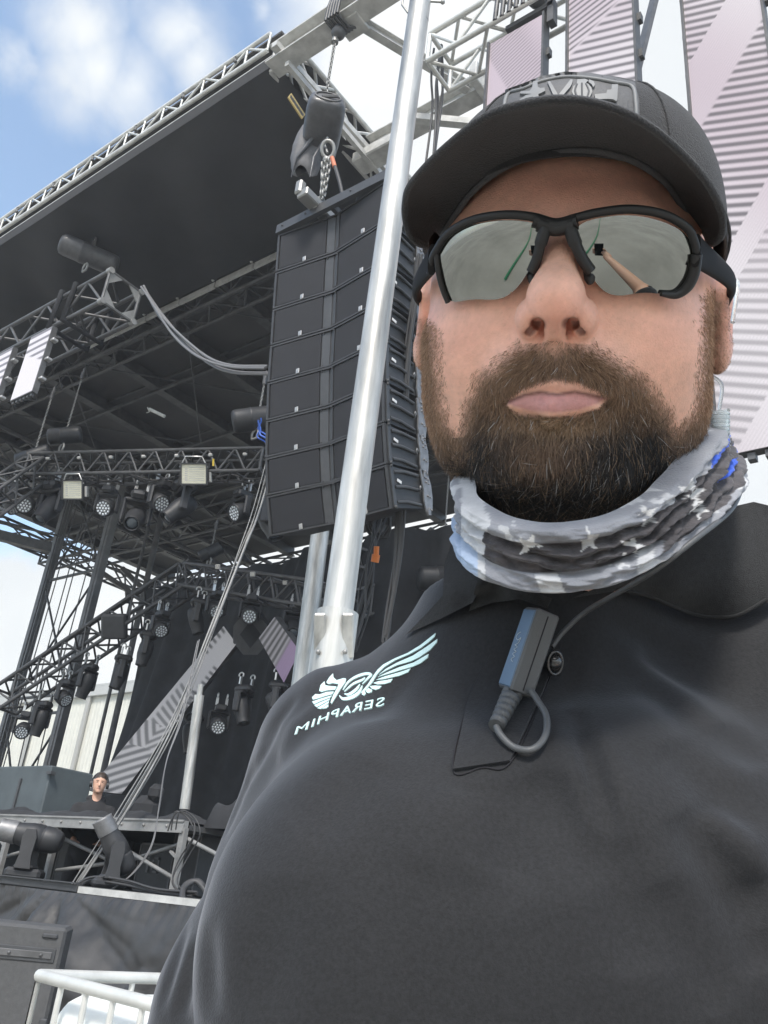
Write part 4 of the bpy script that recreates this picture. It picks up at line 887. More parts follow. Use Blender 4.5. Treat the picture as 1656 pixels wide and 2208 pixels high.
# dark backing cloth and equipment racks under the riser
b = MB(); b.box(((xL-9.05)/2, YT+2.15, (zA+ZD)/2), (-9.05-xL, .03, zA-ZD)); b.box((-7.35, YT+2.15, (zA+ZD)/2), (.9, .03, zA-ZD)); lone('backing_cloth', b, M_drape, 'black cloth closing the back of the space under the riser', 'cloth')
def rack(label, x, y, w, h, txt=False):
    t = thing('flight_case', label, 'case', (x, y, ZD)); b = MB(); b.bbox((x, y+.25, ZD+h/2+.005), (w, .5, h), b=.012); obj('body', b, M_light, t)
    b = MB()
    for s in (-1, 1): b.box((x+s*w*.49, y-.002, ZD+h/2), (.015, .01, h*.98))
    b.box((x, y-.002, ZD+h*.97), (w, .01, .015)); b.box((x, y-.002, ZD+.015), (w, .01, .015)); obj('edge_trim', b, M_dark2, t)
    b = MB()
    if txt: b.box((x-.1, y-.006, ZD+h*.55), (.035, .006, .15)); [b.box(q, s_) for q, s_ in (((x+.02, y-.006, ZD+h*.55+.065), (.11, .006, .02)), ((x+.02, y-.006, ZD+h*.55-.065), (.11, .006, .02)), ((x-.025, y-.006, ZD+h*.55), (.022, .006, .15)), ((x+.065, y-.006, ZD+h*.55), (.022, .006, .15)))]
    else:
        for k in range(3): b.box((x-.1+.07*k, y-.006, ZD+h*.8), (.04, .006, .03))
    obj('number_marking' if txt else 'marking', b, M_dark2 if txt else M_whitec, t); return t
rack('dark flight case numbered 10 standing under the riser', on_y(330, 1880, 6.3)[0], 6.3, .55, .48, True)
rack('dark rack case with small white marks under the riser beside the post', on_y(400, 1840, 6.35)[0], 6.35, .40, .62)
rack('dark case in the shadows just right of the left post under the riser', on_y(165, 1850, 6.8)[0], 6.8, .8, .55)

# black cloth heaps on the riser
def heap(label, x0, x1, y, z0, h, seed):
    rs = np.random.RandomState(seed); n, m = 70, 24; u = np.linspace(0, 1, n); v = np.linspace(0, 1, m); U_, V_ = np.meshgrid(u, v, indexing='ij'); X = x0+(x1-x0)*U_
    Pn = np.stack([X, V_*1.2, X*0+seed], -1).reshape(-1, 3); nz = fbm(Pn, 2.2, 4).reshape(n, m); prof = np.sin(V_*math.pi)**.5*np.clip(np.minimum(U_, 1-U_)*9, 0, 1)
    G = np.stack([X, y+V_*.6-.05-.08*np.sin(V_*3.14)*nz, z0+h*prof*(.35+1.2*(nz-.2)+.18*np.sin(X*9+V_*5))], -1); b = MB(); b.grid(G, True); return lone('cloth_heap', b, M_drape, label, 'cloth')
heap('black cloth heaped along the riser to the left of the performer', on_y(-60, 1760, YT)[0], on_y(200, 1760, YT)[0], YT+.02, zA+.05, .11, 3)
heap('black cloth heaped along the riser to the right of the performer', on_y(235, 1760, YT)[0], on_y(400, 1760, YT)[0], YT+.02, zA+.05, .10, 5)
heap('rounded black cloth covered bundle at the riser end beside the man\'s sleeve', on_y(395, 1760, YT)[0], on_y(520, 1760, YT)[0], YT+.3, zA+.02, .38, 8)
q = on_y(320, 1722, 6.6); b = MB(); b.bbox((q[0], 6.6, zA+.22), (.34, .3, .34), b=.1); b.bbox((q[0]+.12, 6.6, zA+.42), (.16, .2, .2), b=.06); lone('covered_equipment', b, M_drape, 'small black covered equipment standing on the riser right of the cables', 'equipment')
q0 = on_y(112, 1650, 8.0); q1 = on_y(110, 1745, 8.0); q2 = on_y(-60, 1640, 8.0)
t = thing('monitor_cabinet', 'large grey green speaker cabinet standing on the riser at the left edge', 'cabinet', ((q0[0]+q2[0])/2, 8.0, ZD)); b = MB(); b.bbox(((q0[0]+q2[0])/2, 8.4, (q0[2]+ZD)/2), (q0[0]-q2[0], .8, q0[2]-ZD), b=.02); obj('body', b, mat('blue_grey_cabinet', (.075, .092, .10), .7, var=.2, vscale=2), t)
b = MB(); b.box((q0[0]+.03, 8.0, q0[2]-.12), (.12, .1, .05)); b.box((q0[0]-.75, 7.985, q0[2]-.45), (.05, .03, .5)); obj('handle', b, M_cabl, t)
q = on_y(290, 1842, 29.0)
# inner silver pole
b = MB(); pA, pB = at_d(430, 1500, 14.6), None; r2 = ray(398, 1745); tt_ = np.hypot(*(pA[:2]-CAM[:2]))/np.hypot(*r2[:2]); pB = CAM+r2*tt_; b.cyl(pA, pB, .085, 16); b.cyl(pA+(pA-pB)*.0, pA+(pA-pB)*.1, .05, 12); lone('inner_pole', b, M_galv, 'slim silver pole in the dark interior of the stage', 'pole')

# big moving lights on the deck
def floor_light(label, px, py, Y, yaw, tilt, s=1.0):
    c = on_y(px, py, Y); t = thing('floor_light', label, 'stage light', (c[0], Y, ZD)); ca = math.cos(yaw); sa = math.sin(yaw); A = (np.array([ca, sa, 0]), np.array([-sa, ca, 0]), np.array([0, 0, 1.0])); o = np.array([c[0], Y, ZD])
    def P(x, y, z): return o+s*(A[0]*x+A[1]*y+A[2]*z)
    b = MB(); b.bbox(P(0, 0, .07), (.46*s, .36*s, .13*s), A, .03); obj('base', b, M_light, t)
    b = MB()
    for q in (-1, 1):
        Q_ = [(.10, .13), (-.10, .13), (-.075, .28), (-.09, .50), (-.06, .60), (.06, .60), (.09, .50), (.075, .28)]
        b.prism([P(x, q*.20-.025, z) for x, z in Q_], A[1]*.06*s)
    b.bbox(P(0, 0, .15), (.24*s, .44*s, .05*s), A, .02); obj('yoke', b, M_cab, t)
    b = MB(); b.bbox(P(0, -.245, .54), (.13*s, .03*s, .12*s), A, .015); obj('yoke_cover', b, M_plate, t)
    d = nrm(A[0]*math.cos(tilt)+A[2]*math.sin(tilt)); b = MB(); pv = P(0, 0, .52)
    b.lathe(pv-d*.38*s, d, [(0, 0), (.08*s, 0), (.125*s, .03*s), (.155*s, .10*s), (.165*s, .22*s), (.165*s, .24*s), (.158*s, .245*s), (.158*s, .26*s), (.165*s, .265*s), (.165*s, .42*s), (.15*s, .50*s), (.135*s, .58*s), (.135*s, .60*s)], 26); b.bbox(pv-A[1]*.15*s, (.20*s, .03*s, .16*s), (d, A[1], np.cross(d, A[1])), .01); hd = obj('head', b, M_light, t)
    b = MB(); b.lathe(pv+d*.22*s, d, [(.140*s, 0), (.146*s, .02*s), (.138*s, .20*s), (.144*s, .22*s), (.132*s, .225*s), (.122*s, .10*s)], 26); obj('snoot', b, M_plate, hd)
    b = MB(); b.sphere(pv+d*.28*s, .115*s, 16, (1, 1, 1)); obj('lens', b, M_lensd, hd)
    b = MB(); b.tube([P(.1*math.cos(a), -.235, .60+.10*math.sin(a)) for a in np.linspace(0, math.pi, 10)], .010, 5); obj('carry_loop', b, M_dark2, t)
    return t
floor_light('large moving light on the deck pointing up, with open round snoot', 232, 1912, 5.42, math.radians(-118), math.radians(52), .68)
floor_light('large moving light on the deck lying level, at the left edge', 50, 1895, 5.5, math.radians(-135), math.radians(6), .80)
# tall diagonal cable bundles to the deck
bundle('cable_bundle', 'thick bundle of long cables slanting down from the roof to the deck', [at_d(640, 760, 12), at_d(565, 1060, 11), at_d(520, 1190, 10.4), at_d(455, 1360, 9.6), at_d(372, 1560, 8.9), at_d(270, 1740, 8.4), at_d(160, 1912, 8.0)], 7, .007, .022, M_mid, seed=11)
bundle('cable_bundle', 'thinner loose cables hanging in a curve in front of the riser', [at_d(430, 1380, 9.4), at_d(395, 1540, 8.8), at_d(360, 1640, 8.4), at_d(345, 1740, 8.2), at_d(330, 1820, 8.0), at_d(290, 1880, 7.9), at_d(235, 1922, 7.8)], 2, .007, .01, M_cableg, seed=12)
bundle('cable_bundle', 'fan of cables lying along the deck edge towards the right', [at_d(165, 1910, 7.9), at_d(200, 1892, 7.9), at_d(270, 1900, 7.7), at_d(340, 1918, 7.4), at_d(420, 1925, 7.2)], 4, .010, .025, M_cable, seed=13)
bundle('cable_bundle', 'tangle of cables looping around the right hand riser post', [at_d(368, 1790, 7.9), at_d(385, 1750, 7.9), at_d(408, 1762, 7.9), at_d(414, 1800, 7.8), at_d(392, 1850, 7.8), at_d(378, 1900, 7.7), at_d(400, 1935, 7.6)], 3, .007, .04, M_cable, seed=14)
bundle('cable_bundle', 'black cable arching over the front edge of the deck beside the sleeve', [at_d(392, 1950, 7.0), at_d(398, 1915, 7.2), at_d(425, 1900, 7.3), at_d(450, 1930, 7.2)], 2, .022, .01, M_cable, seed=15)

# ------------------------------------------------------------------ performer
DJp = on_y(215, 1690, 6.45); dj = thing('person', 'performer in black hooded top and headphones standing behind the riser', 'person', (DJp[0], 6.45, ZD+.25))
o = np.array([DJp[0], 6.45, DJp[2]]); to = nrm((CAM-o)*[1, 1, 0]); si = np.array([to[1], -to[0], 0]); si = si if si@CR > 0 else -si
def dw(P): P = np.asarray(P, float); return o+P[..., 0:1]*si+P[..., 1:2]*to+P[..., 2:3]*np.array([0, 0, 1.0])
def dj_body(P):
    d = ell(P, (0, 0, .02), (.078, .098, .112)); d = smin(d, ell(P, (0, .02, -.055), (.060, .072, .065)), .03); d = smin(d, ell(P, (0, .070, -.092), (.024, .022, .020)), .02)
    d = smin(d, cap(P, (0, .092, .01), (0, .112, -.028), .009, .014), .008); Q = P.copy(); Q[:, 0] = np.abs(Q[:, 0]); d = smax(d, -ell(Q, (.030, .100, .010), (.018, .014, .011)), .010)
    d = smin(d, cap(P, (-.018, .083, -.064), (.018, .083, -.064), .006), .006)
    d = smin(d, cap(P, (0, -.02, -.08), (0, -.04, -.20), .055), .02); d = smin(d, ell(P, (0, -.04, -.45), (.18, .12, .26)), .05); d = smin(d, ell(P, (0, -.04, -.75), (.16, .12, .22)), .05)
    for s in (-1, 1): d = smin(d, cap(P, (s*.18, -.04, -.30), (s*.26, .06, -.56), .055, .045), .04); d = smin(d, cap(P, (s*.26, .06, -.56), (s*.14, .26, -.66), .042, .034), .02); d = smin(d, ell(P, (s*.13, .31, -.67), (.035, .05, .018)), .02)
    for s in (-1, 1): d = smin(d, cap(P, (s*.09, -.04, -.85), (s*.10, -.04, -1.05), .085, .07), .04)
    for s in (-1, 1):
        for k in range(4): d = smin(d, cap(P, (s*.13-.026+.017*k, .345, -.672), (s*.13-.028+.019*k, .39, -.685), .0085, .007), .003)
        d = smin(d, cap(P, (s*.13-s*.03, .30, -.668), (s*.13-s*.055, .335, -.68), .010, .008), .004)
    return d
V_, Q_ = snet(dj_body, (-.36, -.20, -1.12), (.36, .42, .16), .0068)
cc_ = np.tile(np.array([[.60, .36, .26]]), (len(V_), 1)); hr = (V_[:, 2] > .045+.5*(V_[:, 1]-.06).clip(0))|((V_[:, 1] < .02) & (V_[:, 2] > -.06)); hr &= V_[:, 2] > -.1
cc_[hr] = (.045, .032, .024); bw2 = (np.abs(V_[:, 2]-.026) < .006) & (V_[:, 1] > .06) & (np.abs(np.abs(V_[:, 0])-.032) < .016); cc_[bw2] = (.10, .06, .04); ey = (np.abs(V_[:, 2]-.008) < .004) & (V_[:, 1] > .06) & (np.abs(np.abs(V_[:, 0])-.031) < .013); cc_[ey] = (.07, .04, .03)
mo = (np.abs(V_[:, 2]+.064) < .004) & (V_[:, 1] > .06) & (np.abs(V_[:, 0]) < .022); cc_[mo] = (.35, .13, .11)
M_skin2 = attr_mat('performer_skin', .5, spec=.4)
sobj('body', dw(V_), Q_, M_skin2, dj, cc_)
def dj_hood(P):
    d = ell(P, (0, -.04, -.45), (.205, .14, .28)); d = smin(d, ell(P, (0, -.04, -.76), (.19, .14, .22)), .05)
    for s in (-1, 1): d = smin(d, cap(P, (s*.18, -.04, -.30), (s*.265, .06, -.56), .075, .062), .05); d = smin(d, cap(P, (s*.265, .06, -.56), (s*.16, .22, -.65), .060, .046), .03)
    h = smax(ell(P, (0, -.075, -.17), (.115, .09, .055)), -ell(P, (0, -.03, -.10), (.075, .09, .07)), .015); d = smin(d, h, .03)
    return smax(smax(d, -ell(P, (0, .02, -.12), (.062, .085, .075)), .015), -(P[:, 2]+.93), .01)+.006*(fbm(P, 16, 3)-.5)
V_, Q_ = snet(dj_hood, (-.40, -.26, -.96), (.40, .34, -.08), .0085)
sobj('hooded_top', dw(V_), Q_, M_hood, dj)
def dj_pants(P):
    d = 9.0
    for s in (-1, 1): d = np.minimum(d, cap(P, (s*.09, -.04, -.82), (s*.10, -.04, -1.06), .105, .09))
    return d
V_, Q_ = snet(dj_pants, (-.26, -.22, -1.20), (.26, .14, -.66), .012); sobj('trousers', dw(V_), Q_, M_hood, dj)
b = MB()
for k, x in enumerate((-.075, -.058, -.045, -.030, -.018, -.004, .012)): b.box(dw(np.array([x, .103+.0, -.385+.004*(k % 2)])), (.009, .004, .012+.008*(k == 5 or k == 6)), (si, to, np.array([0, 0, 1.])))
obj('chest_print', b, M_whitec, dj)
b = MB(); b.tube([dw(np.array([.092*math.sin(a), -.01, .012+.118*math.cos(a)])) for a in np.linspace(-1.5, 1.5, 20)], .010, 8)
for s in (-1, 1): b.cyl(dw(np.array([s*.078, 0, -.01])), dw(np.array([s*.112, 0, -.01])), .040, 18)
obj('headphones', b, M_light, dj)

# ------------------------------------------------------------------ things in front of the stage, bottom left
c0 = on_y(146, 2002, 3.9); t = thing('equipment_case', 'big grey textured box with recessed bar handle at the bottom left corner', 'case', (c0[0]-.7, 4.2, 0))
yawb = math.radians(50); A = (np.array([math.cos(yawb), math.sin(yawb), 0]), np.array([-math.sin(yawb), math.cos(yawb), 0]), np.array([0, 0, 1.])); H_ = c0[2]; W_ = 1.45; cn = np.array([c0[0], 3.9, 0])-A[0]*W_/2+A[1]*.25
b = MB(); b.bbox(cn+[0, 0, H_/2], (W_, .5, H_), A, .02); obj('body', b, M_case, t)
f = cn-A[1]*.252; b = MB(); b.bbox(f+A[0]*(W_*.5-.35)+[0, 0, H_-.17], (.62, .012, .085), A, .004); obj('handle_recess', b, M_cabl, t)
b = MB(); b.bbox(f+A[0]*(W_*.5-.35)+[0, 0, H_-.17]-A[1]*.008, (.58, .012, .045), A, .005)
for s in (-.2, .02, .22): b.sphere(f+A[0]*(W_*.5-.35+s)+[0, 0, H_-.17]-A[1]*.016, .012, 8)
obj('handle_bar', b, M_dark2, t)
b = MB(); b.bbox(f+A[0]*(W_*.5-.10)+[0, 0, H_-.055]-A[1]*.002, (.10, .02, .030), A, .008); b.bbox(f+A[0]*(W_*.5-.60)+[0, 0, H_-.035]-A[1]*.002, (.26, .02, .030), A, .004); b.bbox(f+A[0]*(W_*.5-.02)+[0, 0, H_*.48], (.05, .02, .05), A, .008); obj('latch', b, M_cabl, t)
# white tank in its tubular cage
k0 = at_d(85, 2103, 2.35); zt_ = k0[2]; tk = thing('caged_tank', 'white plastic liquid tank in a silver tubular cage at the bottom left', 'tank', (k0[0]+.4, k0[1], 0))
yc = math.radians(-6); A = (np.array([math.cos(yc), math.sin(yc), 0]), np.array([-math.sin(yc), math.cos(yc), 0]), np.array([0, 0, 1.])); Wt, Dt = .90, .75
B0 = np.array([k0[0], k0[1], 0])
def K(x, y, z): return B0+A[0]*x+A[1]*y+A[2]*z
def tank(P): q = np.abs(P)-np.array([Wt/2-.11, Dt/2-.11, .42]); return np.linalg.norm(np.maximum(q, 0), axis=1)-.085
V_, Q_ = snet(tank, (-Wt/2-.02, -Dt/2-.02, -.56), (Wt/2+.02, Dt/2+.02, .6), .02); c_ = K(Wt/2, Dt/2, zt_-.535); V_ = c_+V_[:, :1]*A[0]+V_[:, 1:2]*A[1]+V_[:, 2:]*A[2]
sobj('tank', V_, Q_, M_tank, tk)
b = MB()
for (p, q) in (((0, 0), (Wt, 0)), ((Wt, 0), (Wt, Dt)), ((Wt, Dt), (0, Dt)), ((0, Dt), (0, 0))):
    for z, r in ((zt_, .016), (zt_-.35, .009), (zt_-.7, .009), (.16, .014)): b.cyl(K(*p, z), K(*q, z), r, 12)
for x in np.linspace(.0, Wt, 8):
    for y in (0, Dt): b.cyl(K(x, y, .14), K(x, y, zt_-.004), .0085, 10)
for y in np.linspace(.0, Dt, 6):
    for x in (0, Wt): b.cyl(K(x, y, .14), K(x, y, zt_-.004), .0085, 10)
obj('cage', b, M_alu, tk)
b = MB(); b.bbox(K(Wt/2, Dt/2, .07), (Wt, Dt, .13), A, .02); obj('pallet', b, M_dark2, tk)
b = MB(); b.cyl(K(Wt/2, Dt/2, zt_-.12), K(Wt/2, Dt/2, zt_-.05), .09, 20); obj('lid', b, M_light, tk)

# ------------------------------------------------------------------ thin haze in the air
hm_ = bpy.data.materials.new('air_haze'); hm_.use_nodes = True; hn = hm_.node_tree; hn.nodes.remove(hn.nodes['Principled BSDF'])
pv_ = hn.nodes.new('ShaderNodeVolumePrincipled'); pv_.inputs['Color'].default_value = (.93, .96, 1, 1); pv_.inputs['Density'].default_value = .0022; pv_.inputs['Anisotropy'].default_value = .3
hn.links.new(pv_.outputs[0], hn.nodes['Material Output'].inputs['Volume'])
b = MB(); b.box((0, 0, 13.9), (410, 410, 30)); tag(obj('haze', b, hm_), 'thin even haze in the air', 'haze', kind='stuff')
# ================================================================== the man taking the selfie
from mathutils.geometry import delaunay_2d_cdt
def _rot(a, b, g):
    ca, sa, cb, sb, cg, sg = math.cos(a), math.sin(a), math.cos(b), math.sin(b), math.cos(g), math.sin(g)
    return np.array([[cg, -sg, 0], [sg, cg, 0], [0, 0, 1]])@np.array([[cb, 0, sb], [0, 1, 0], [-sb, 0, cb]])@np.array([[1, 0, 0], [0, ca, -sa], [0, sa, ca]])
HM = _rot(*[math.radians(v) for v in (1.03, -14.79, -2.96)]); HT = np.array([.1162, .1363, -.5401])
def h2w(P): return cam2w(np.asarray(P, float)@HM.T+HT)
def w2h(P):
    Q = np.asarray(P, float)-CAM; C = np.stack([Q@CR, Q@CU, -(Q@CC)], -1); return (C-HT)@HM
def face_px(P):                                   # face chart: where a head-frame point sits on the frontal map
    C = np.asarray(P, float)@HM.T+HT; return 828+FPX*C[..., 0]/-C[..., 2], 1104-FPX*C[..., 1]/-C[..., 2]
HO = (-HT)@HM
def h_ray(px, py): return nrm(np.array([(px-828)/FPX, -(py-1104)/FPX, -1.0])@HM)
def h_on_ell(px, py, c, r):
    o = (HO-np.array(c))/r; d = h_ray(px, py)/np.array(r); A = d@d; B = o@d; Cc = o@o-1; D = B*B-A*Cc
    t = (-B-math.sqrt(max(D, 0)))/A; return HO+h_ray(px, py)*t

NECK0 = np.array([0, -.06, -.03])
def nostril(Q):
    return np.minimum(cap(Q, (.0078, -.0432, .1150), (.0095, -.0375, .0980), .0042, .0030), cap(Q, (.0082, -.0455, .1085), (.0125, -.0425, .1010), .0040, .0030))
def head_sdf(P):
    X = np.abs(P[:, 0]); Q = P.copy(); Q[:, 0] = X            # symmetric half
    d = ell(P, (0, .016, -.012), (.084, .086, .100))
    d = smin(d, ell(P, (0, -.022, .020), (.078, .078, .070)), .03)
    d = smin(d, ell(P, (0, -.066, .016), (.070, .052, .062)), .03)
    d = smin(d, ell(P, (0, -.096, .052), (.038, .024, .030)), .025)
    d = smin(d, ell(Q, (.043, -.042, .049), (.034, .032, .028)), .022)
    d = smin(d, ell(Q, (.055, -.072, .010), (.029, .036, .040)), .02)
    d = smin(d, cap(P, (-.001, .022, .079), (.036, .022, .070), .013), .012)
    d = smax(d, -ell(Q, (.033, .001, .097), (.020, .014, .018)), .012)
    d = smin(d, ell(Q, (.032, .000, .071), (.016, .013, .013)), .006)
    n = cap(P, (0, .012, .082), (0, -.022, .107), .0090, .0115)
    n = smin(n, ell(P, (0, -.0285, .1090), (.0145, .0130, .0140)), .008)
    n = smin(n, ell(Q, (.0142, -.0350, .0975), (.0072, .0100, .0120)), .004)
    n = smin(n, cap(P, (0, -.034, .113), (0, -.048, .096), .0055, .0050), .005)
    d = smin(d, n, .006)
    d = smin(d, ell(P, (0, -.061, .080), (.034, .018, .0165)), .012)
    d = smin(d, cap(P, (-.001, -.0690, .0938), (-.023, -.0745, .0850), .0042, .0026), .004)
    d = smin(d, cap(P, (.001, -.0690, .0938), (.023, -.0745, .0850), .0042, .0026), .004)
    d = smin(d, cap(P, (0, -.0800, .0912), (-.021, -.0775, .0850), .0062, .0034), .004)
    d = smin(d, cap(P, (0, -.0800, .0912), (.021, -.0775, .0850), .0062, .0034), .004)
    m = np.minimum(cap(P, (0, -.0733, .0990), (-.013, -.0745, .0950), .0018), cap(P, (0, -.0733, .0990), (.013, -.0745, .0950), .0018))
    m = np.minimum(m, cap(Q, (.013, -.0745, .0962), (.028, -.0770, .0850), .0014))
    d = smax(d, -m, .003)
    d = smax(d, -ell(P, (0, -.056, .1010), (.0040, .008, .0040)), .005)                 # philtrum
    d = smax(d, -nostril(Q), .0016)
    e = ell(Q, (.0905, -.014, -.004), (.009, .031, .018)); e = smax(e, -ell(Q, (.101, -.010, .004), (.008, .020, .012)), .004)
    e = smin(e, ell(Q, (.091, -.038, .002), (.006, .010, .008)), .006)
    d = smin(d, e, .006)
    d = smin(d, cap(P, (0, -.05, -.035), (.0, -.22, -.075), .070, .072), .03)
    return d
# beard outline on the face chart
BEARD = [(905, 700), (935, 712), (938, 800), (945, 880), (958, 925), (985, 958), (1003, 925), (1012, 870), (1035, 815), (1068, 795), (1112, 756), (1150, 736), (1198, 752), (1245, 734), (1292, 758), (1342, 792),
         (1388, 815), (1430, 880), (1462, 935), (1500, 900), (1520, 840), (1524, 760), (1522, 690), (1534, 640), (1562, 640), (1560, 760), (1545, 900), (1530, 980), (1480, 1080), (1380, 1120), (1160, 1150), (1020, 1090), (930, 1000), (905, 850)]
LIPZONE = [(1085, 868), (1125, 842), (1165, 825), (1200, 820), (1240, 823), (1282, 840), (1312, 856), (1290, 880), (1240, 896), (1170, 898), (1110, 888)]
def beard_mask(P, N_=None):
    x, y = face_px(P); d = polydist(x, y, BEARD)+22*(fbm(P, 260, 2)-.5)+9*(fbm(P+9, 700, 1)-.5); l = polydist(x, y, LIPZONE)
    m = np.clip(.40-d/56, 0, 1)*np.clip(l/10+.2, 0, 1)
    low = (P[:, 1] < -.095)
    m = np.where(low & (P[:, 1] > -.124) & (P[:, 2] > -.02), np.maximum(m, np.clip((P[:, 2]+.02)/.04, 0, 1)), m)
    nose = (P[:, 2] > .0925) & (P[:, 1] > -.0475) & (np.abs(P[:, 0]) < .026)
    return m*(P[:, 2] > -.03)*(~nose)
def head_full(P):
    d = head_sdf(P); x, y = face_px(P)
    return d-.0030*np.clip(.5-polydist(x, y, BEARD)/50, 0, 1)*np.clip((-.088-P[:, 1])/.02, 0, 1)
LIPT = [(1088, 867), (1130, 853), (1165, 847), (1200, 851), (1240, 846), (1275, 852), (1308, 858), (1288, 871), (1250, 884), (1195, 890), (1140, 885), (1108, 877)]
LIPU = [(1120, 856), (1150, 826), (1185, 812), (1205, 816), (1230, 812), (1265, 830), (1300, 856), (1200, 850)]
def head_tint(P):
    x, y = face_px(P); n = fbm(P, 90, 4)[:, None]; n2 = fbm(P, 520, 2)[:, None]; sp = (vnoise(P, 900) > .86)[:, None]
    c = np.tile(np.array([[.86, .50, .375]]), (len(P), 1))*(.82+.36*n)*(.90+.2*n2)*(1-.10*sp)
    def g(cx, cy, sx, sy): return np.exp(-((x-cx)/sx)**2-((y-cy)/sy)**2)[:, None]
    red = np.clip(.9*g(1200, 680, 90, 60)+.55*g(1000, 730, 80, 90)+.5*g(1430, 710, 90, 90)+.8*g(1575, 680, 40, 90)+.8*g(915, 700, 25, 60)+.75*g(1230, 410, 200, 70), 0, 1)
    c = c*(1-red*.45)+np.array([[.84, .34, .25]])*red*.45
    lt = np.clip(.5-polydist(x, y, LIPT)/7, 0, 1)[:, None]; lu = np.clip(.5-polydist(x, y, LIPU)/16, 0, 1)[:, None]
    c = c*(1-lu*.35)+np.array([[.55, .24, .18]])*lu*.35
    c = c*(1-lt)+np.array([[.56, .27, .25]])*(.85+.3*n2)*lt
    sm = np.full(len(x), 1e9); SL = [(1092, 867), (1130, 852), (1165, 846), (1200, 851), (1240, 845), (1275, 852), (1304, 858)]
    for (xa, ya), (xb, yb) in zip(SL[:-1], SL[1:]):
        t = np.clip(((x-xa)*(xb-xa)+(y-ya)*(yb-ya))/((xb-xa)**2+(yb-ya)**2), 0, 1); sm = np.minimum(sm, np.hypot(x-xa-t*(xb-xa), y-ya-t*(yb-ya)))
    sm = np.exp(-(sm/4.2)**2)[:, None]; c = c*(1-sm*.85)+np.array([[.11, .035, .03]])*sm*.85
    nn_ = np.exp(-(np.clip(nostril(np.stack([np.abs(P[:, 0]), P[:, 1], P[:, 2]], 1))+.0006, 0, 1)/.0010)**2)[:, None]*(P[:, 1] < -.036)[:, None]; c = c*(1-nn_*.9)+np.array([[.10, .03, .025]])*nn_*.9  # shade inside the nostrils painted as a dark reddish tint
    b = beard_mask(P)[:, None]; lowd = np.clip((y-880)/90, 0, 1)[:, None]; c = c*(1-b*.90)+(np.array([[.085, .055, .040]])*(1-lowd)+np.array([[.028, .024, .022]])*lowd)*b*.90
    back = np.clip((-.012-P[:, 2])/.02, 0, 1)[:, None]*np.clip((P[:, 1]+.09)/.02, 0, 1)[:, None]*(np.abs(P[:, 0]) < .082)[:, None]
    return c*(1-back*.9)+np.array([[.03, .022, .018]])*back*.9

# ---- skin
M_skin = attr_mat('skin', .40, bump=.55, bscale=1100, sss=.14, spec=.55, bdist=.0008)
M_hair = attr_mat('beard_hair', .50, spec=.35)
man = thing('person', 'bearded man in black cap, mirrored sunglasses and black polo shirt, holding the phone out', 'person', man2w([.1, .62, -1.35]))
HV, HQ = snet(head_full, (-.105, -.185, -.135), (.105, .15, .135), .00108)
HN = vnormals(HV, HQ)
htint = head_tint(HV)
# trunk, arms and legs under the clothes (man frame: right, forward, up)
def creases(P, L):
    r = 0
    for pts, dep, w in L:
        best = np.full(len(P), 1e9); bt = np.zeros(len(P)); n = len(pts)-1
        for i in range(n):
            a = pts[i]; d = pts[i+1]-a; t = np.clip(((P-a)@d)/(d@d), 0, 1); q = np.linalg.norm(P-a-t[:, None]*d, axis=-1); m = q < best
            best = np.where(m, q, best); bt = np.where(m, (i+t)/n, bt)
        r = r+dep*np.exp(-(best/w)**2)*np.sin(np.clip(bt, 0, 1)*math.pi)**.6
    return r
def torso_sdf(P):
    d = ell(P, (.105, .59, -.03), (.180, .115, .185)); d = smin(d, ell(P, (.095, .59, -.32), (.185, .17, .28)), .06)
    d = smin(d, ell(P, (.030, .520, -.015), (.095, .060, .100)), .07)
    d = smin(d, ell(P, (.180, .505, .015), (.110, .060, .110)), .07)
    d = smin(d, cap(P, (-.002, .635, .107), (.27, .565, .162), .058, .064), .05)
    d = smin(d, cap(P, (.10, .60, .145), (.125, .57, .23), .086, .078), .04)
    return d
def sleeve_r(P): return smin(cap(P, (-.016, .655, .098), (-.056, .650, -.06), .060, .054), cap(P, (-.056, .650, -.06), (-.074, .640, -.20), .054, .060), .02)
def sleeve_l(P): return cap(P, (.285, .57, .11), (.335, .42, -.02), .068, .066)

_cr = np.array([math.cos(ROL), -math.sin(PIT)*math.sin(ROL), math.cos(PIT)*math.sin(ROL)])
_cu = np.array([-math.sin(ROL), -math.sin(PIT)*math.cos(ROL), math.cos(PIT)*math.cos(ROL)]); _cf = np.array([0, math.cos(PIT), math.sin(PIT)])
def arm_l(P):
    a = cap(P, (.29, .56, .10), (.335, .38, -.06), .052, .046)
    return smin(a, cap(P, (.335, .38, -.06), (.080, .085, -.105), .043, .027), .02)
def hand_l(P):                                    # palm behind the phone, fingers wrapped round its edges
    P = np.stack([P@_cr, P@_cf, P@_cu], -1)
    d = cap(P, (.082, .030, -.130), (.045, .000, -.105), .024, .024)
    d = smin(d, ell(P, (.020, -.024, -.095), (.038, .014, .040)), .02)
    for i, z in enumerate((-.062, -.082, -.102, -.120)):
        d = smin(d, cap(P, (.010, -.028, z), (-.034, -.022, z+.004), .0092, .0085), .004)
        d = smin(d, cap(P, (-.034, -.022, z+.004), (-.0475, -.006, z+.006), .0085, .0080), .004)
        d = smin(d, cap(P, (-.0475, -.006, z+.006), (-.0475+.012, .007, z+.007), .0080, .0070), .003)
    d = smin(d, cap(P, (.048, -.014, -.105), (.050, .000, -.078), .0125, .0105), .008)
    return smin(d, cap(P, (.050, .000, -.078), (.040, .008, -.052), .0105, .0085), .004)
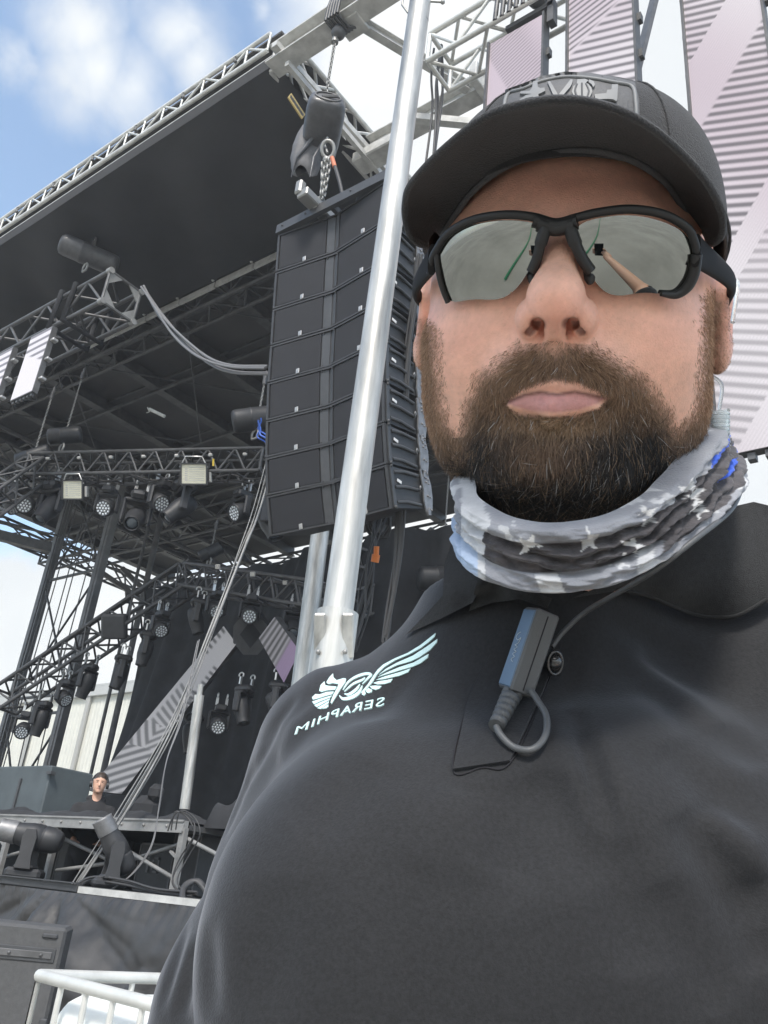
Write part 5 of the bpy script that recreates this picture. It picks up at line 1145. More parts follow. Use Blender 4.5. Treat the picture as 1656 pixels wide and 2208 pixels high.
def body_sdf(P):
    d = smin(torso_sdf(P), smin(sleeve_r(P), sleeve_l(P), .5*0+.01), .02)+.012
    d = np.where(P[:, 2] > .14, smin(d, d, .001), d)
    d = smin(d, cap(P, (.11, .60, .13), (.125, .56, .24), .066, .066), .02)
    d = smin(d, cap(P, (-.074, .640, -.20), (-.155, .54, -.48), .046, .028), .02)
    h = ell(P, (-.155, .52, -.55), (.022, .036, .052))
    for k in range(4): h = smin(h, cap(P, (-.155, .55-.02*k, -.585), (-.150, .545-.022*k, -.655+.006*abs(k-1.3)), .009, .0075), .004)
    h = smin(h, cap(P, (-.150, .56, -.53), (-.135, .575, -.59), .011, .009), .006)
    d = smin(d, h, .015)
    for x in (.0, .18):
        d = smin(d, cap(P, (x, .62, -.45), (x, .62, -.88), .085, .058), .03)
        d = smin(d, cap(P, (x, .62, -.88), (x, .64, -1.28), .056, .038), .02)
        d = smin(d, cap(P, (x, .65, -1.31), (x, .49, -1.325), .035, .026), .02)
    d = smin(d, arm_l(P), .02)
    return smin(d, hand_l(P), .012)
BV, BQ = snet(body_sdf, (-.24, -.06, -1.37), (.42, .80, .22), .0062)
# finer hand and forearm replaces the coarse one
bw = man2w(BV)
V_all = np.vstack([h2w(HV), bw]); Q_all = np.vstack([HQ, BQ+len(HV)])
ct = np.tile(np.array([[.60, .36, .25]]), (len(BV), 1))
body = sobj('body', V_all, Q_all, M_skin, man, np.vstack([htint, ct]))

# ---- beard and sideburn hair, each strand a thin curved tapering ribbon pair
def strands(V, N_, Q, dens, maskf, flowf, lenf, colf, rad, seed, segs=5):
    rs = np.random.RandomState(seed); A = V[Q[:, 0]]; ar = np.linalg.norm(np.cross(V[Q[:, 2]]-A, V[Q[:, 3]]-V[Q[:, 1]]), axis=1)/2
    Cn = V[Q].mean(1); w = ar*maskf(Cn); n = int(dens*w.sum()); f = rs.choice(len(Q), n, p=w/w.sum())
    a, b = rs.rand(n, 1), rs.rand(n, 1); v = V[Q[f]]
    R = (v[:, 0]*(1-a)+v[:, 1]*a)*(1-b)+(v[:, 3]*(1-a)+v[:, 2]*a)*b; nn = N_[Q[f, 0]]
    fl = flowf(R, nn, rs); L = lenf(R, rs)[:, None]; curl = rs.randn(n, 3)*.35
    side = np.cross(nn, fl); side /= np.maximum(np.linalg.norm(side, axis=1)[:, None], 1e-9)
    T = np.linspace(0, 1, segs+1); pts = []
    p = R-nn*.0006; d = nn*.75+fl*.55+rs.randn(n, 3)*.16
    for t in T:
        pts.append(p.copy()); d = d+(fl*.55+curl*.5-nn*.22)*(1/segs)*1.9; d /= np.linalg.norm(d, axis=1)[:, None]; p = p+d*L/segs
    tl = nrm(np.array([0, -.3, 1.0])); P = np.stack(pts, 1)            # n, segs+1, 3
    dirs = np.gradient(P, axis=1); s1 = np.cross(dirs, tl+rs.randn(n, 1, 3)*.25); s1 /= np.maximum(np.linalg.norm(s1, axis=2)[..., None], 1e-9)
    wd = (rad*(.7+.6*rs.rand(n, 1, 1)))*(1-.8*T[None, :, None]**2)
    V0 = P-s1*wd; V1 = P+s1*wd; VV = np.stack([V0, V1], 2).reshape(-1, 3)
    base = (np.arange(n)*(segs+1)*2)[:, None]; k = np.arange(segs)[None]*2
    QQ = np.stack([base+k, base+k+1, base+k+3, base+k+2], 2).reshape(-1, 4)
    c = colf(R, rs, n); cc = np.repeat(c, (segs+1)*2, 0)
    tipf = np.tile(np.repeat(T, 2), n)[:, None]; cc = cc*(.75+.6*tipf)
    return VV, QQ, cc
def flow(R, nn, rs):
    x, y = face_px(R); f = np.zeros_like(R); f[:, 1] = -1
    mo = np.clip(1-np.abs(y-775)/55, 0, 1)*(np.abs(x-1205) < 190); f[:, 0] += mo*np.clip((x-1200)/60, -1.3, 1.3)
    f[:, 0] += np.clip((x-1215)/400, -1, 1)*.35; f[:, 2] += .25*(y > 900)
    f += rs.randn(*f.shape)*.30; f -= nn*(np.sum(f*nn, 1))[:, None]; return f/np.linalg.norm(f, axis=1)[:, None]
def blen(R, rs):
    x, y = face_px(R); L = .0085+.0085*np.clip((y-880)/160, 0, 1)
    edge = np.clip(-polydist(x, y, BEARD)/45, 0, 1); sidez = np.clip((R[:, 2]-.01)/.03, .0, 1)
    L = L*(.34+.66*edge)*(.6+.4*sidez); L = np.where((y > 890) & (y < 930) & (np.abs(x-1200) < 110), L*.7, L)
    lz = polydist(x, y, LIPZONE); L = np.where((y < 858), L*np.clip(lz/28, .28, 1), L)
    return L*(.6+.7*rs.rand(len(R)))
def bcol(R, rs, n):
    x, y = face_px(R); k = fbm(R, 60, 3)[:, None]
    dark = np.array([.016, .016, .017]); brown = np.array([.175, .108, .068]); blond = np.array([.42, .28, .17]); side = np.array([.24, .155, .10])
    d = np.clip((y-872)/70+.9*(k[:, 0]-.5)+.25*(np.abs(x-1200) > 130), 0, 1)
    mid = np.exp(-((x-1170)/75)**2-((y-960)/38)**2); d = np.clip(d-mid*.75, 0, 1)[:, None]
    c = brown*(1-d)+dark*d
    s = np.clip((np.abs(x-1240)-240)/60, 0, 1)[:, None]*np.clip((1010-y)/90, 0, 1)[:, None]; c = c*(1-s)+side*s
    u = np.exp(-((x-1200)/105)**2-((y-908)/24)**2)[:, None]; c = c*(1-u*.6)+blond*u*.6
    r = rs.rand(n, 1); c = np.where((r < .10) & (s < .3), c*.25+blond*.55, c); c = np.where(r < .018, np.array([[.42, .41, .40]]), c)
    e = np.clip(1+polydist(x, y, BEARD)/38, 0, 1)[:, None]; c = c*(1-.65*e)+np.array([[.36, .235, .16]])*.65*e
    return c*(.6+.8*rs.rand(n, 1))
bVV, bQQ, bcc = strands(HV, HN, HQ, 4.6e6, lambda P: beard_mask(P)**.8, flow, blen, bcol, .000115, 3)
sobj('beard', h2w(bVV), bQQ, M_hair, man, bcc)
# short hair showing between cap and ear
def hmask(P): return ((P[:, 1] > -.075) & (P[:, 1] < .06) & (P[:, 2] < -.022) & (np.abs(P[:, 0]) < .0825) & ~((P[:, 2] > -.03) & (P[:, 1] > -.055) & (P[:, 1] < .012) & (np.abs(P[:, 0]) > .081))).astype(float)
hv, hq, hc = strands(HV, HN, HQ, 6e5, hmask, flow, lambda R, rs: .006+.004*rs.rand(len(R)), lambda R, rs, n: np.array([[.05, .033, .022]])*(.5+rs.rand(n, 1)), .00013, 5, 3)
sobj('hair', h2w(hv), hq, M_hair, man, hc)
# ---------------------------------------------------------------- clothes
def h_on_z(px, py, z): d = h_ray(px, py); return HO+d*((z-HO[2])/d[2])
M_cap = mat('black_twill', (.030, .030, .033), .85, bump=.5, bscale=900, var=.15, vscale=60, sheen=.15)
M_caplite = mat('grey_rubber', (.080, .082, .087), .6, bump=.15, bscale=500)
M_relief = mat('light_grey_relief', (.20, .205, .21), .55)
M_mesh = mat('cap_mesh', (.055, .056, .060), .8, bump=.9, bscale=1500)
M_white = mat('white_webbing', (.55, .56, .57), .6, bump=.6, bscale=900)
def crown(phi, ps, off=0.0):
    c = np.cos(phi); s = np.sin(phi); r = np.cos(ps)**.55; h = np.sin(ps)**.95
    rx = .0905+off; rz = np.where(c > 0, .099, .102)+off; y0 = .020+.030*c
    top = .114+off-.006*(1-c)*.5
    return np.stack([rx*s*r, y0+(top-y0)*h, -.006+rz*c*r+0*h], -1)
PH, PS = np.meshgrid(np.linspace(-math.pi, math.pi, 121), np.linspace(0, math.pi/2-.001, 40), indexing='ij')
CG = crown(PH, PS)
cm = MB(); cm.grid(h2w(CG.reshape(-1, 3)).reshape(CG.shape), True)
cap_o = obj('baseball_cap', cm, M_cap, man)
md = cap_o.modifiers.new('thickness', 'SOLIDIFY'); md.thickness = .002; md.offset = 1
def bvh_of(V, F): return BVHTree.FromPolygons([tuple(v) for v in V], [tuple(f) for f in F])
_v = np.vstack(cm.v); cbvh = bvh_of(_v, cm.f)
def hit(b, px, py):
    r = nrm(ray(px, py)); h = b.ray_cast(Vector(CAM), Vector(r), 3.0)
    if h[0] is None: return None, None
    n = np.array(h[1]); n = n if n@r < 0 else -n
    return np.array(h[0]), n
def decal(mb, poly, bvh, h=.001, base=-.0004, step=6, offs=None, toward=False, edge=0.0):
    """closed outline on the chart -> raised piece that follows the surface beneath it"""
    P = [(float(a), float(b)) for a, b in poly]; n = len(P); dense = []
    for i in range(n):
        a = np.array(P[i]); b = np.array(P[(i+1) % n]); k = max(1, int(np.hypot(*(b-a))/step))
        for j in range(k): dense.append(tuple(a+(b-a)*j/k))
    A = np.array(dense); x0, y0 = A.min(0); x1, y1 = A.max(0)
    gx, gy = np.meshgrid(np.arange(x0, x1, step), np.arange(y0, y1, step)); gx = gx.ravel(); gy = gy.ravel()
    ins = polydist(gx, gy, dense) < -step*.45
    pts = dense+list(zip(gx[ins], gy[ins])); m = len(dense)
    r = delaunay_2d_cdt([Vector(p) for p in pts], [], [tuple(range(m))], 1, 1e-4)
    vs = np.array([tuple(v) for v in r[0]]); tri = [tuple(f) for f in r[2]]
    T = []; B = []
    for (x, y) in vs:
        p, nn = hit(bvh, x, y)
        if p is None:
            for rr_ in [1, 2, 3, 4, 6, 8, 11, 15, 20, 27, 36, 48, 64, 90, 120]:
                cand = [hit(bvh, x+rr_*4*math.cos(a_), y+rr_*4*math.sin(a_)) for a_ in np.linspace(0, 5.5, 8)]; cand = [c_ for c_ in cand if c_[0] is not None]
                if cand: break
            q_, nn = cand[0]; ry = ray(x, y); p = CAM+ry*((q_-CAM)@CC)
        o = 0.0
        if offs is not None:
            w = np.array([1/((x-a)**2+(y-b)**2+4)**1.5 for a, b, c in offs]); o = float((w*[c for a, b, c in offs]).sum()/w.sum())
        dirv = -nrm(ray(x, y)) if toward else nn
        T.append(p+dirv*(h+o)); B.append(p+dirv*(base+o))
    nv = len(vs); F = [t for t in tri]+[tuple(i+nv for i in t[::-1]) for t in tri]
    ec = {}
    for t in tri:
        for i in range(len(t)):
            e = (t[i], t[(i+1) % len(t)]); ec[e] = ec.get(e, 0)+1
    for (a, b) in list(ec):
        if (b, a) not in ec: F.append((b+2*nv, a+2*nv, a+3*nv, b+3*nv))
    s = [True]*len(tri)+[False]*(len(F)-len(tri)); N0 = mb.n
    mb.v.append(np.vstack([T, B, T, B])); mb.f += [tuple(i+N0 for i in f) for f in F]; mb.sm += s; mb.n += 4*nv
def Z1(p): return [(860+x/2.08, 130+y/2.08) for x, y in p]
pa = MB(); decal(pa, Z1([(465, 262), (485, 148), (560, 122), (640, 90), (745, 70), (860, 76), (960, 94), (1050, 116), (1068, 190), (1072, 300), (760, 330)]), cbvh, .0022, step=7)
patch = obj('patch', pa, M_caplite, cap_o)
_w = np.vstack(pa.v); pbvh = bvh_of(_w, pa.f)
pb = MB()
def z1line(p, n=6): return [hit(pbvh, *q) for q in [tuple(v) for v in spline(Z1(p), n)]]
ln = [h for h in z1line([(470, 235), (490, 156), (560, 131), (640, 99), (745, 79), (860, 85), (960, 103), (1043, 122), (1060, 190), (1064, 285)]) if h[0] is not None]
pb.tube([p+n*.0004 for p, n in ln], .0011, 6)
obj('patch_border', pb, mat('patch_border', (.20, .205, .21), .6), cap_o)
em = MB()
for poly in ([(607, 92), (615, 86), (622, 92), (626, 128), (636, 135), (655, 132), (658, 146), (640, 156), (628, 160), (630, 188), (612, 198), (585, 196), (596, 184), (606, 172), (570, 180), (548, 192), (546, 184), (572, 166), (600, 160), (545, 158), (552, 148), (590, 146), (600, 132)],
             [(668, 106), (680, 104), (712, 158), (716, 176), (708, 178), (692, 160)], [(770, 96), (780, 98), (776, 116), (768, 130), (728, 176), (718, 178), (720, 160), (750, 122)],
             [(800, 96), (832, 94), (850, 100), (838, 110), (850, 118), (862, 132), (866, 150), (856, 172), (838, 182), (806, 180), (784, 170), (776, 150), (782, 128), (798, 114)],
             [(852, 96), (872, 104), (878, 120), (870, 130), (864, 118), (850, 108)],
             [(876, 162), (928, 156), (932, 142), (950, 140), (952, 118), (980, 118), (976, 182), (972, 192), (958, 184), (936, 182), (880, 184)]):
    decal(em, Z1(poly), pbvh, .0013, step=5)
emb = obj('emblem', em, M_relief, patch)
gr = MB()
for a in ([(798, 118), (790, 146), (800, 178)], [(820, 114), (821, 180)], [(838, 116), (850, 146), (842, 178)]):
    gr.tube([hit(pbvh, *q)[0]+hit(pbvh, *q)[1]*.0014 for q in [tuple(v) for v in spline(Z1(a), 4)]], .0005, 5)
obj('emblem_groove', gr, M_caplite, patch)
st = MB()
for k in range(4):
    L = [hit(cbvh, *q) for q in [tuple(v) for v in spline(Z1([(1082+14*k, 150+6*k), (1090+13*k, 220), (1092+13*k, 300)]), 5)]]
    st.tube([p+n*.0006 for p, n in L if p is not None], .0011, 5)
obj('webbing_strip', st, M_white, cap_o)
sm_ = MB()
for phi in (-2.4, -1.57, -.62, .62, 1.57, 2.4, 3.14):
    sm_.tube(h2w(crown(np.full(14, phi), np.linspace(.03, 1.55, 14), .0023)), .0007, 5)
sm_.tube(h2w(crown(np.linspace(.62, 2*math.pi-.62, 60), np.full(60, .06), .003)), .0010, 5)
obj('seam', sm_, M_cap, cap_o)
sm_ = MB(); sm_.sphere(h2w(np.array([0, .114, -.006])), .006, 10, (1, 1, .6)); obj('top_button', sm_, M_cap, cap_o)
outer = Z1([(120, 842), (62, 812), (33, 735), (30, 650), (60, 560), (200, 410), (400, 260), (600, 202), (750, 190), (900, 212), (1050, 268), (1200, 370), (1350, 520), (1430, 650), (1452, 740), (1436, 812), (1380, 838)])
oz = [.058, .070, .080, .090, .104, .128, .150, .162, .165, .162, .152, .136, .116, .098, .086, .074, .060]
inner = Z1([(190, 800), (195, 790), (205, 770), (220, 745), (262, 680), (330, 590), (450, 492), (600, 430), (800, 402), (950, 416), (1080, 462), (1190, 540), (1262, 640), (1305, 730), (1318, 780), (1325, 800), (1330, 815)])
iz = [.030, .034, .040, .046, .058, .072, .083, .090, .093, .091, .085, .074, .058, .045, .036, .030, .026]
OH = spline([h_on_z(*p, z) for p, z in zip(outer, oz)], 6); IH = spline([h_on_z(*p, z) for p, z in zip(inner, iz)], 6)
T = np.linspace(0, 1, 14)[:, None, None]
under = IH[None]*(1-T)+OH[None]*T; under[:, :, 1] += (.006*np.sin(T*math.pi))[:, :, 0]
topv = under.copy(); topv[:, :, 1] += .0035; topv[0] += [0, .002, 0]
loop = np.concatenate([under, topv[::-1]], 0)
vm = MB(); vm.grid(h2w(loop.reshape(-1, 3)).reshape(loop.shape), True, closed_u=True)
obj('visor', vm, M_cap, cap_o)
for off_ in (.12, .2, .28, .9, .95):
    pass
sl = MB(); sl.tube(h2w(IH[8:-8]+[0, -.0008, .001]), .0019, 6); obj('sweatband', sl, mat('sweatband', (.12, .12, .125), .9, bump=.5, bscale=1200), cap_o)
sv = MB()
for k in (.86, .93): sv.tube(h2w((IH*(1-k)+OH*k)[4:-4]+[0, .0045, 0]), .0004, 4)
sv.tube(h2w(OH+[0, .0012, .0003]), .0021, 6)
obj('visor_edging', sv, M_cap, cap_o)

# ---------------------------------------------------------------- sunglasses
M_frame = mat('black_frame_plastic', (.016, .016, .017), .5, coat=.0, bump=.1, bscale=600)
M_lens = mat('silver_mirror_lens', (.33, .34, .32), .02, metal=1.0)
M_clear = bpy.data.materials.new('clear_plastic'); M_clear.use_nodes = True
_b = M_clear.node_tree.nodes['Principled BSDF']; _b.inputs['Base Color'].default_value = (.9, .95, .96, 1); _b.inputs['Roughness'].default_value = .12; _b.inputs['Transmission Weight'].default_value = .75; _b.inputs['IOR'].default_value = 1.3
ER = (.0860, .066, .1120)
def ECf(px): return (.018 if px > 1203 else -.018, .0103, .0)
def onlens(px, py, off=0.0): return h_on_ell(px, py, ECf(px), np.array(ER)+off)
M_temple = mat('matt_black_temple', (.014, .013, .013), .8, spec=.25)
def ribbon(pts, r, mb, sq=1.0): mb.tube(h2w(spline(pts, 5)), r, 8)
def chaikin(P, k):
    P = np.array(P, float)
    for _ in range(k): Q = np.roll(P, -1, 0); P = np.stack([P*.75+Q*.25, P*.25+Q*.75], 1).reshape(-1, 2)
    return [(float(a), float(b)) for a, b in P]
def lens(poly, name):
    b = MB(); P = chaikin(poly, 3); xs = [p[0] for p in P]; ys = [p[1] for p in P]
    gx, gy = np.meshgrid(np.arange(min(xs), max(xs), 9.0), np.arange(min(ys), max(ys), 9.0)); gx = gx.ravel(); gy = gy.ravel(); ins = polydist(gx, gy, P) < -4
    r = delaunay_2d_cdt([Vector(p) for p in P+list(zip(gx[ins], gy[ins]))], [], [tuple(range(len(P)))], 1, 1e-4)
    V = np.array([onlens(x, y) for x, y in [tuple(v) for v in r[0]]]); n = len(V); nn = V-np.array(ECf(xs[0])); nn /= np.linalg.norm(nn, axis=1)[:, None]
    tri = [tuple(f) for f in r[2]]; ec = set((t[i], t[(i+1) % 3]) for t in tri for i in range(3))
    F = tri+[tuple(i+n for i in t[::-1]) for t in tri]+[(b_+2*n, a_+2*n, a_+3*n, b_+3*n) for a_, b_ in ec if (b_, a_) not in ec]
    b.v.append(h2w(np.vstack([V, V-nn*.0018, V, V-nn*.0018]))); b.f = F; b.sm = [True]*(2*len(tri))+[False]*(len(F)-2*len(tri)); b.n = 4*n
    return b
LL = [(942, 536), (968, 505), (1020, 482), (1090, 472), (1160, 480), (1166, 505), (1152, 560), (1130, 602), (1105, 632), (1072, 648), (1020, 644), (968, 655), (956, 620), (948, 580)]
LR = [(1238, 488), (1290, 468), (1360, 462), (1430, 476), (1488, 508), (1500, 560), (1486, 610), (1462, 638), (1430, 634), (1385, 630), (1330, 640), (1296, 626), (1266, 580), (1246, 530)]
fr = MB()
def tubepx(px, r, off=.001, mb=fr, n=6): mb.tube(h2w(spline([onlens(x, y, off) for x, y in px], n)), r, 10)
tubepx([(928, 590), (932, 560), (942, 538), (968, 502), (1020, 474), (1090, 463), (1150, 468), (1198, 480), (1240, 470), (1290, 458), (1360, 451), (1430, 462), (1480, 490), (1497, 520), (1505, 560)], .0022)
tubepx([(1150, 474), (1198, 487), (1245, 478)], .0034)
tubepx([(1160, 482), (1198, 494), (1238, 484)], .0036)
tubepx([(1176, 492), (1166, 525), (1157, 560), (1146, 586)], [.0034]*7+[.0028]*12, .0012)
tubepx([(1228, 490), (1240, 525), (1256, 560), (1274, 586)], [.0034]*7+[.0028]*12, .0012)
tubepx([(1502, 548), (1496, 590), (1482, 618), (1458, 636), (1425, 634)], [.0030]*12+list(np.linspace(.003, .0012, 13)), .0012)
tubepx([(940, 545), (946, 590), (955, 625), (966, 652)], [.0016]*19, .0008)
glasses = obj('sunglasses', fr, M_frame, man)
obj('lens', lens(LL, 'l'), M_lens, glasses); obj('lens', lens(LR, 'r'), M_lens, glasses)
for s, q in ((1, onlens(1500, 540, .001)), (-1, onlens(932, 560, .001))):
    tm = MB(); a = spline([q, [s*.0915, q[1], .030], [s*.0935, q[1]-.004, .000], [s*.0915, q[1]-.010, -.030], [s*.084, q[1]-.030, -.048]], 6); ring = []
    for k in range(len(a)):
        hh = .0085-.0055*min(1, k/12.)**.7; dv = a[min(k+1, len(a)-1)]-a[max(k-1, 0)]; up = nrm(np.array([0, 1., 0])-nrm(dv)*nrm(dv)[1]); sd = np.cross(nrm(dv), up)
        ring.append([a[k]+up*hh*math.copysign(abs(math.cos(t_))**.6, math.cos(t_))+sd*.0024*math.copysign(abs(math.sin(t_))**.7, math.sin(t_)) for t_ in np.linspace(0, 2*math.pi, 17)])
    R_ = np.array(ring); tm.grid(h2w(R_.reshape(-1, 3)).reshape(R_.shape), True); tm.prism(h2w(R_[-1][:-1]), h2w(R_[-1][:1])[0]*0+.0001); tm.prism(h2w(R_[0][:-1]), h2w(R_[0][:1])[0]*0+.0001)
    obj('temple_arm', tm, M_temple, glasses)
pdm = MB()
for sx, px in ((-1, (1150, 590)), (1, (1272, 588))):
    c = onlens(*px, -.004); pdm.sphere(h2w(c), .0058, 10, (.6, .6, 1.3))
obj('nose_pad', pdm, M_frame, glasses)

# ---------------------------------------------------------------- polo shirt
def shirt_sdf0(P):
    d = torso_sdf(P); d = smin(d, sleeve_r(P), .030); return smin(d, sleeve_l(P), .03)
def tr(px, py):                                   # point of the plain shirt form on a line of sight, man frame
    r = ray(px, py); r = np.array([r@_R, r@_Fw, r@_U]); r /= np.linalg.norm(r); t = .25
    for _ in range(60):
        d = shirt_sdf0((r*t)[None])[0]; t += d*.8
        if d < 2e-4 or t > 1.2: break
    return r*t
CRL = [((1243, 1535), (1325, 1810), .0068, .0046), ((1200, 1570), (1280, 1800), -.0022, .0075), ((1300, 1570), (1370, 1780), -.0022, .0090), ((1150, 1660), (1300, 1900), .0030, .016),
       ((1440, 1600), (1640, 1800), .0045, .015), ((1400, 1480), (1600, 1640), .003, .015), ((1480, 1750), (1640, 1990), .0060, .013), ((1530, 1740), (1650, 1900), -.005, .012),
       ((1560, 1560), (1650, 1650), .004, .012), ((1380, 1400), (1600, 1500), .002, .014),
       ((545, 1640), (480, 1800), .004, .007), ((600, 1560), (520, 1700), .003, .006), ((430, 1990), (385, 2200), .0055, .007), ((400, 1990), (345, 2180), .0040, .006), ((470, 1760), (425, 1950), .0045, .006),
       ((452, 1990), (455, 2200), .0022, .010), ((640, 1500), (560, 1600), .003, .006), ((690, 1500), (600, 1640), -.002, .012),
       ((600, 1900), (560, 2200), .0022, .02), ((1240, 1340), (1215, 1530), .002, .008), ((1180, 1660), (1100, 1900), .0030, .016), ((1060, 1680), (1130, 1950), .0022, .013), ((1330, 1800), (1380, 2100), .003, .016), ((900, 1420), (800, 1560), .0018, .012), ((1300, 1330), (1500, 1420), .0028, .009), ((1340, 1420), (1560, 1560), -.002, .010), ((800, 1640), (640, 1800), .0018, .02), ((1580, 1900), (1650, 2100), .005, .012), ((1440, 1900), (1560, 2180), .0035, .016), ((740, 1420), (640, 1560), .0022, .009), ((1000, 1700), (960, 1900), -.0015, .03)]
CRM = [([tr(a[0]+(b[0]-a[0])*k/6, a[1]+(b[1]-a[1])*k/6) for k in range(7)], dep*(1.7 if w > .0095 else 1.0), w) for a, b, dep, w in CRL]
def shirt_sdf(P):
    d = shirt_sdf0(P); near = np.abs(d) < .02; r = np.zeros(len(P))
    Pn = P[near]; r[near] = creases(Pn, CRM)+.0022*(fbm(Pn*np.array([1, 1, .7]), 14, 3)-.5)*2+.0010*(fbm(Pn+5, 38, 2)-.5)
    return smax(smax(d+r, -(P[:, 2]+.56), .01), P[:, 2]-.212, .004)
SV, SQ = snet(shirt_sdf, (-.20, .32, -.60), (.425, .80, .22), .0034)
M_shirt = mat('black_polo_fabric', (.0115, .012, .0138), .85, bump=.12, bscale=800, var=.30, vscale=420, sheen=.30, detail=2)
_b = M_shirt.node_tree.nodes['Principled BSDF']; _b.inputs['Sheen Roughness'].default_value = .45; _b.inputs['Sheen Tint'].default_value = (.75, .8, .9, 1)
shirt = sobj('polo_shirt', man2w(SV), SQ, M_shirt, man)
sb = bvh_of(man2w(SV), SQ.tolist())
def Z3(p): return [(550+x/1.497, 1150+y/1.497) for x, y in p]
def sheet(mb, ctrl, outline, th=.0022, step=12):
    """free-standing cloth piece: a thin-plate surface through control points (px, py, depth or lift off the shirt)"""
    C3 = []
    for x, y, dd in ctrl:
        if dd < .1: p, n_ = hit(sb, x, y); dd = (p-CAM)@CC-dd
        C3.append((x/100., y/100., dd))
    C3 = np.array(C3); n = len(C3)
    def U(r): return np.where(r > 1e-9, r*r*np.log(np.maximum(r, 1e-9)), 0)
    Km = U(np.hypot(C3[:, None, 0]-C3[None, :, 0], C3[:, None, 1]-C3[None, :, 1])); Pm = np.hstack([np.ones((n, 1)), C3[:, :2]])
    A = np.vstack([np.hstack([Km+np.eye(n)*.02, Pm]), np.hstack([Pm.T, np.zeros((3, 3))])]); w = np.linalg.solve(A, np.r_[C3[:, 2], 0, 0, 0])
    def D(x, y): x = x/100.; y = y/100.; return U(np.hypot(x-C3[:, 0], y-C3[:, 1]))@w[:n]+w[n]+w[n+1]*x+w[n+2]*y
    O = [(float(a), float(b)) for a, b in spline(list(outline)+[outline[0]], 1)[:-1]]; dense = []
    for i in range(len(O)):
        a = np.array(O[i]); b = np.array(O[(i+1) % len(O)]); k = max(1, int(np.hypot(*(b-a))/step))
        for j in range(k): dense.append(tuple(a+(b-a)*j/k))
    Dn = np.array(dense); gx, gy = np.meshgrid(np.arange(Dn[:, 0].min(), Dn[:, 0].max(), step), np.arange(Dn[:, 1].min(), Dn[:, 1].max(), step)); gx = gx.ravel(); gy = gy.ravel(); ins = polydist(gx, gy, dense) < -step*.45
    r = delaunay_2d_cdt([Vector(p) for p in dense+list(zip(gx[ins], gy[ins]))], [], [tuple(range(len(dense)))], 1, 1e-4); T = []; B = []
    for x, y in [tuple(v) for v in r[0]]: q = D(x, y); T.append(at_d(x, y, q)); B.append(at_d(x, y, q+th))
    tri = [tuple(f) for f in r[2]]; n = len(T); ec = set((t[i], t[(i+1) % 3]) for t in tri for i in range(3)); N0 = mb.n
    F = tri+[tuple(i+n for i in t[::-1]) for t in tri]+[(b_+2*n, a_+2*n, a_+3*n, b_+3*n) for a_, b_ in ec if (b_, a_) not in ec]
    mb.v.append(np.vstack([T, B, T, B])); mb.f += [tuple(i+N0 for i in f) for f in F]; mb.sm += [True]*(2*len(tri))+[False]*(len(F)-2*len(tri)); mb.n += 4*n
# placket, its stitching and box
pl = MB(); decal(pl, [(1100, 1270), (1190, 1285), (1215, 1372), (1170, 1497), (1100, 1645), (977, 1664), (1011, 1511), (1058, 1417)], sb, .0024, step=16)
obj('placket', pl, M_shirt, shirt)
sh_ = MB()
def sline(px, r=.0004, mb=sh_, lift=.0015, n=5, dash=None):
    Lp = [hit(sb, *q) for q in [tuple(v) for v in spline(px, n)]]; P = [p+n_*lift for p, n_ in Lp if p is not None]
    if dash:
        for k in range(0, len(P)-1, 2): mb.tube([P[k], P[k]*.4+P[k+1]*.6], r, 4)
    else: mb.tube(P, r, 5)
M_stitch = mat('stitching', (.012, .012, .016), .8)
sline([(1064, 1417), (1019, 1511), (986, 1640)], n=24, dash=1); sline([(986, 1643), (1096, 1623)], n=26, dash=1); sline([(980, 1662), (1100, 1645)], n=26, dash=1); sline([(1162, 1497), (1096, 1625), (1100, 1645)], n=22, dash=1)
sline([(1058, 1414), (1011, 1511), (977, 1662), (1040, 1656), (1100, 1646), (1172, 1497), (1214, 1374)], .0006, n=8, lift=.0004)
obj('stitching', sh_, M_stitch, shirt)
# collar flaps, under collar
M_collar = mat('black_rib_collar', (.031, .032, .034), .95, bump=.6, bscale=1800, var=.2, vscale=300, sheen=.10, spec=.2)
co = MB(); 
sheet(co, [(877, 1367, .007), (951, 1334, .007), (920, 1326, .008), (1005, 1300, .010), (972, 1284, .016), (978, 1217, .572), (1012, 1172, .568), (1060, 1190, .548), (1090, 1240, .530), (1030, 1262, .538)], [(877, 1367), (920, 1322), (955, 1284), (958, 1215), (985, 1140), (1060, 1165), (1100, 1240), (1040, 1262), (1018, 1300), (951, 1334)], th=.003)
decal(co, [(1011, 1318), (1030, 1250), (1110, 1262), (1190, 1290), (1180, 1312), (1120, 1292), (1060, 1300)], sb, .0025, .0006, step=12, offs=[(1011, 1318, .002), (1030, 1250, .022), (1110, 1262, .016), (1190, 1290, .012), (1180, 1312, .004), (1060, 1300, .004)], toward=True)
cl2 = [(1232, 1290), (1330, 1250), (1420, 1205), (1500, 1150), (1560, 1105), (1590, 1090), (1625, 1082), (1700, 1100), (1790, 1150), (1790, 1230), (1720, 1275), (1656, 1300), (1592, 1333), (1560, 1338), (1485, 1326), (1392, 1288), (1330, 1274)]
sheet(co, [(1245, 1292, .007), (1330, 1278, .007), (1392, 1290, .008), (1485, 1328, .008), (1592, 1337, .009), (1640, 1320, .010), (1330, 1250, .524), (1420, 1205, .537), (1500, 1150, .553), (1560, 1105, .568), (1625, 1082, .585), (1760, 1130, .578), (1450, 1262, .538), (1600, 1230, .548)], cl2)
obj('collar', co, M_collar, shirt)
ce = MB()
def edge_on(mbv, px, r, mb):
    bv = bvh_of(np.vstack(co.v), co.f); L_ = [hit(bv, *q) for q in [tuple(v) for v in spline(px, 6)]]; mb.tube([p+n_*.0004 for p, n_ in L_ if p is not None], r, 5)
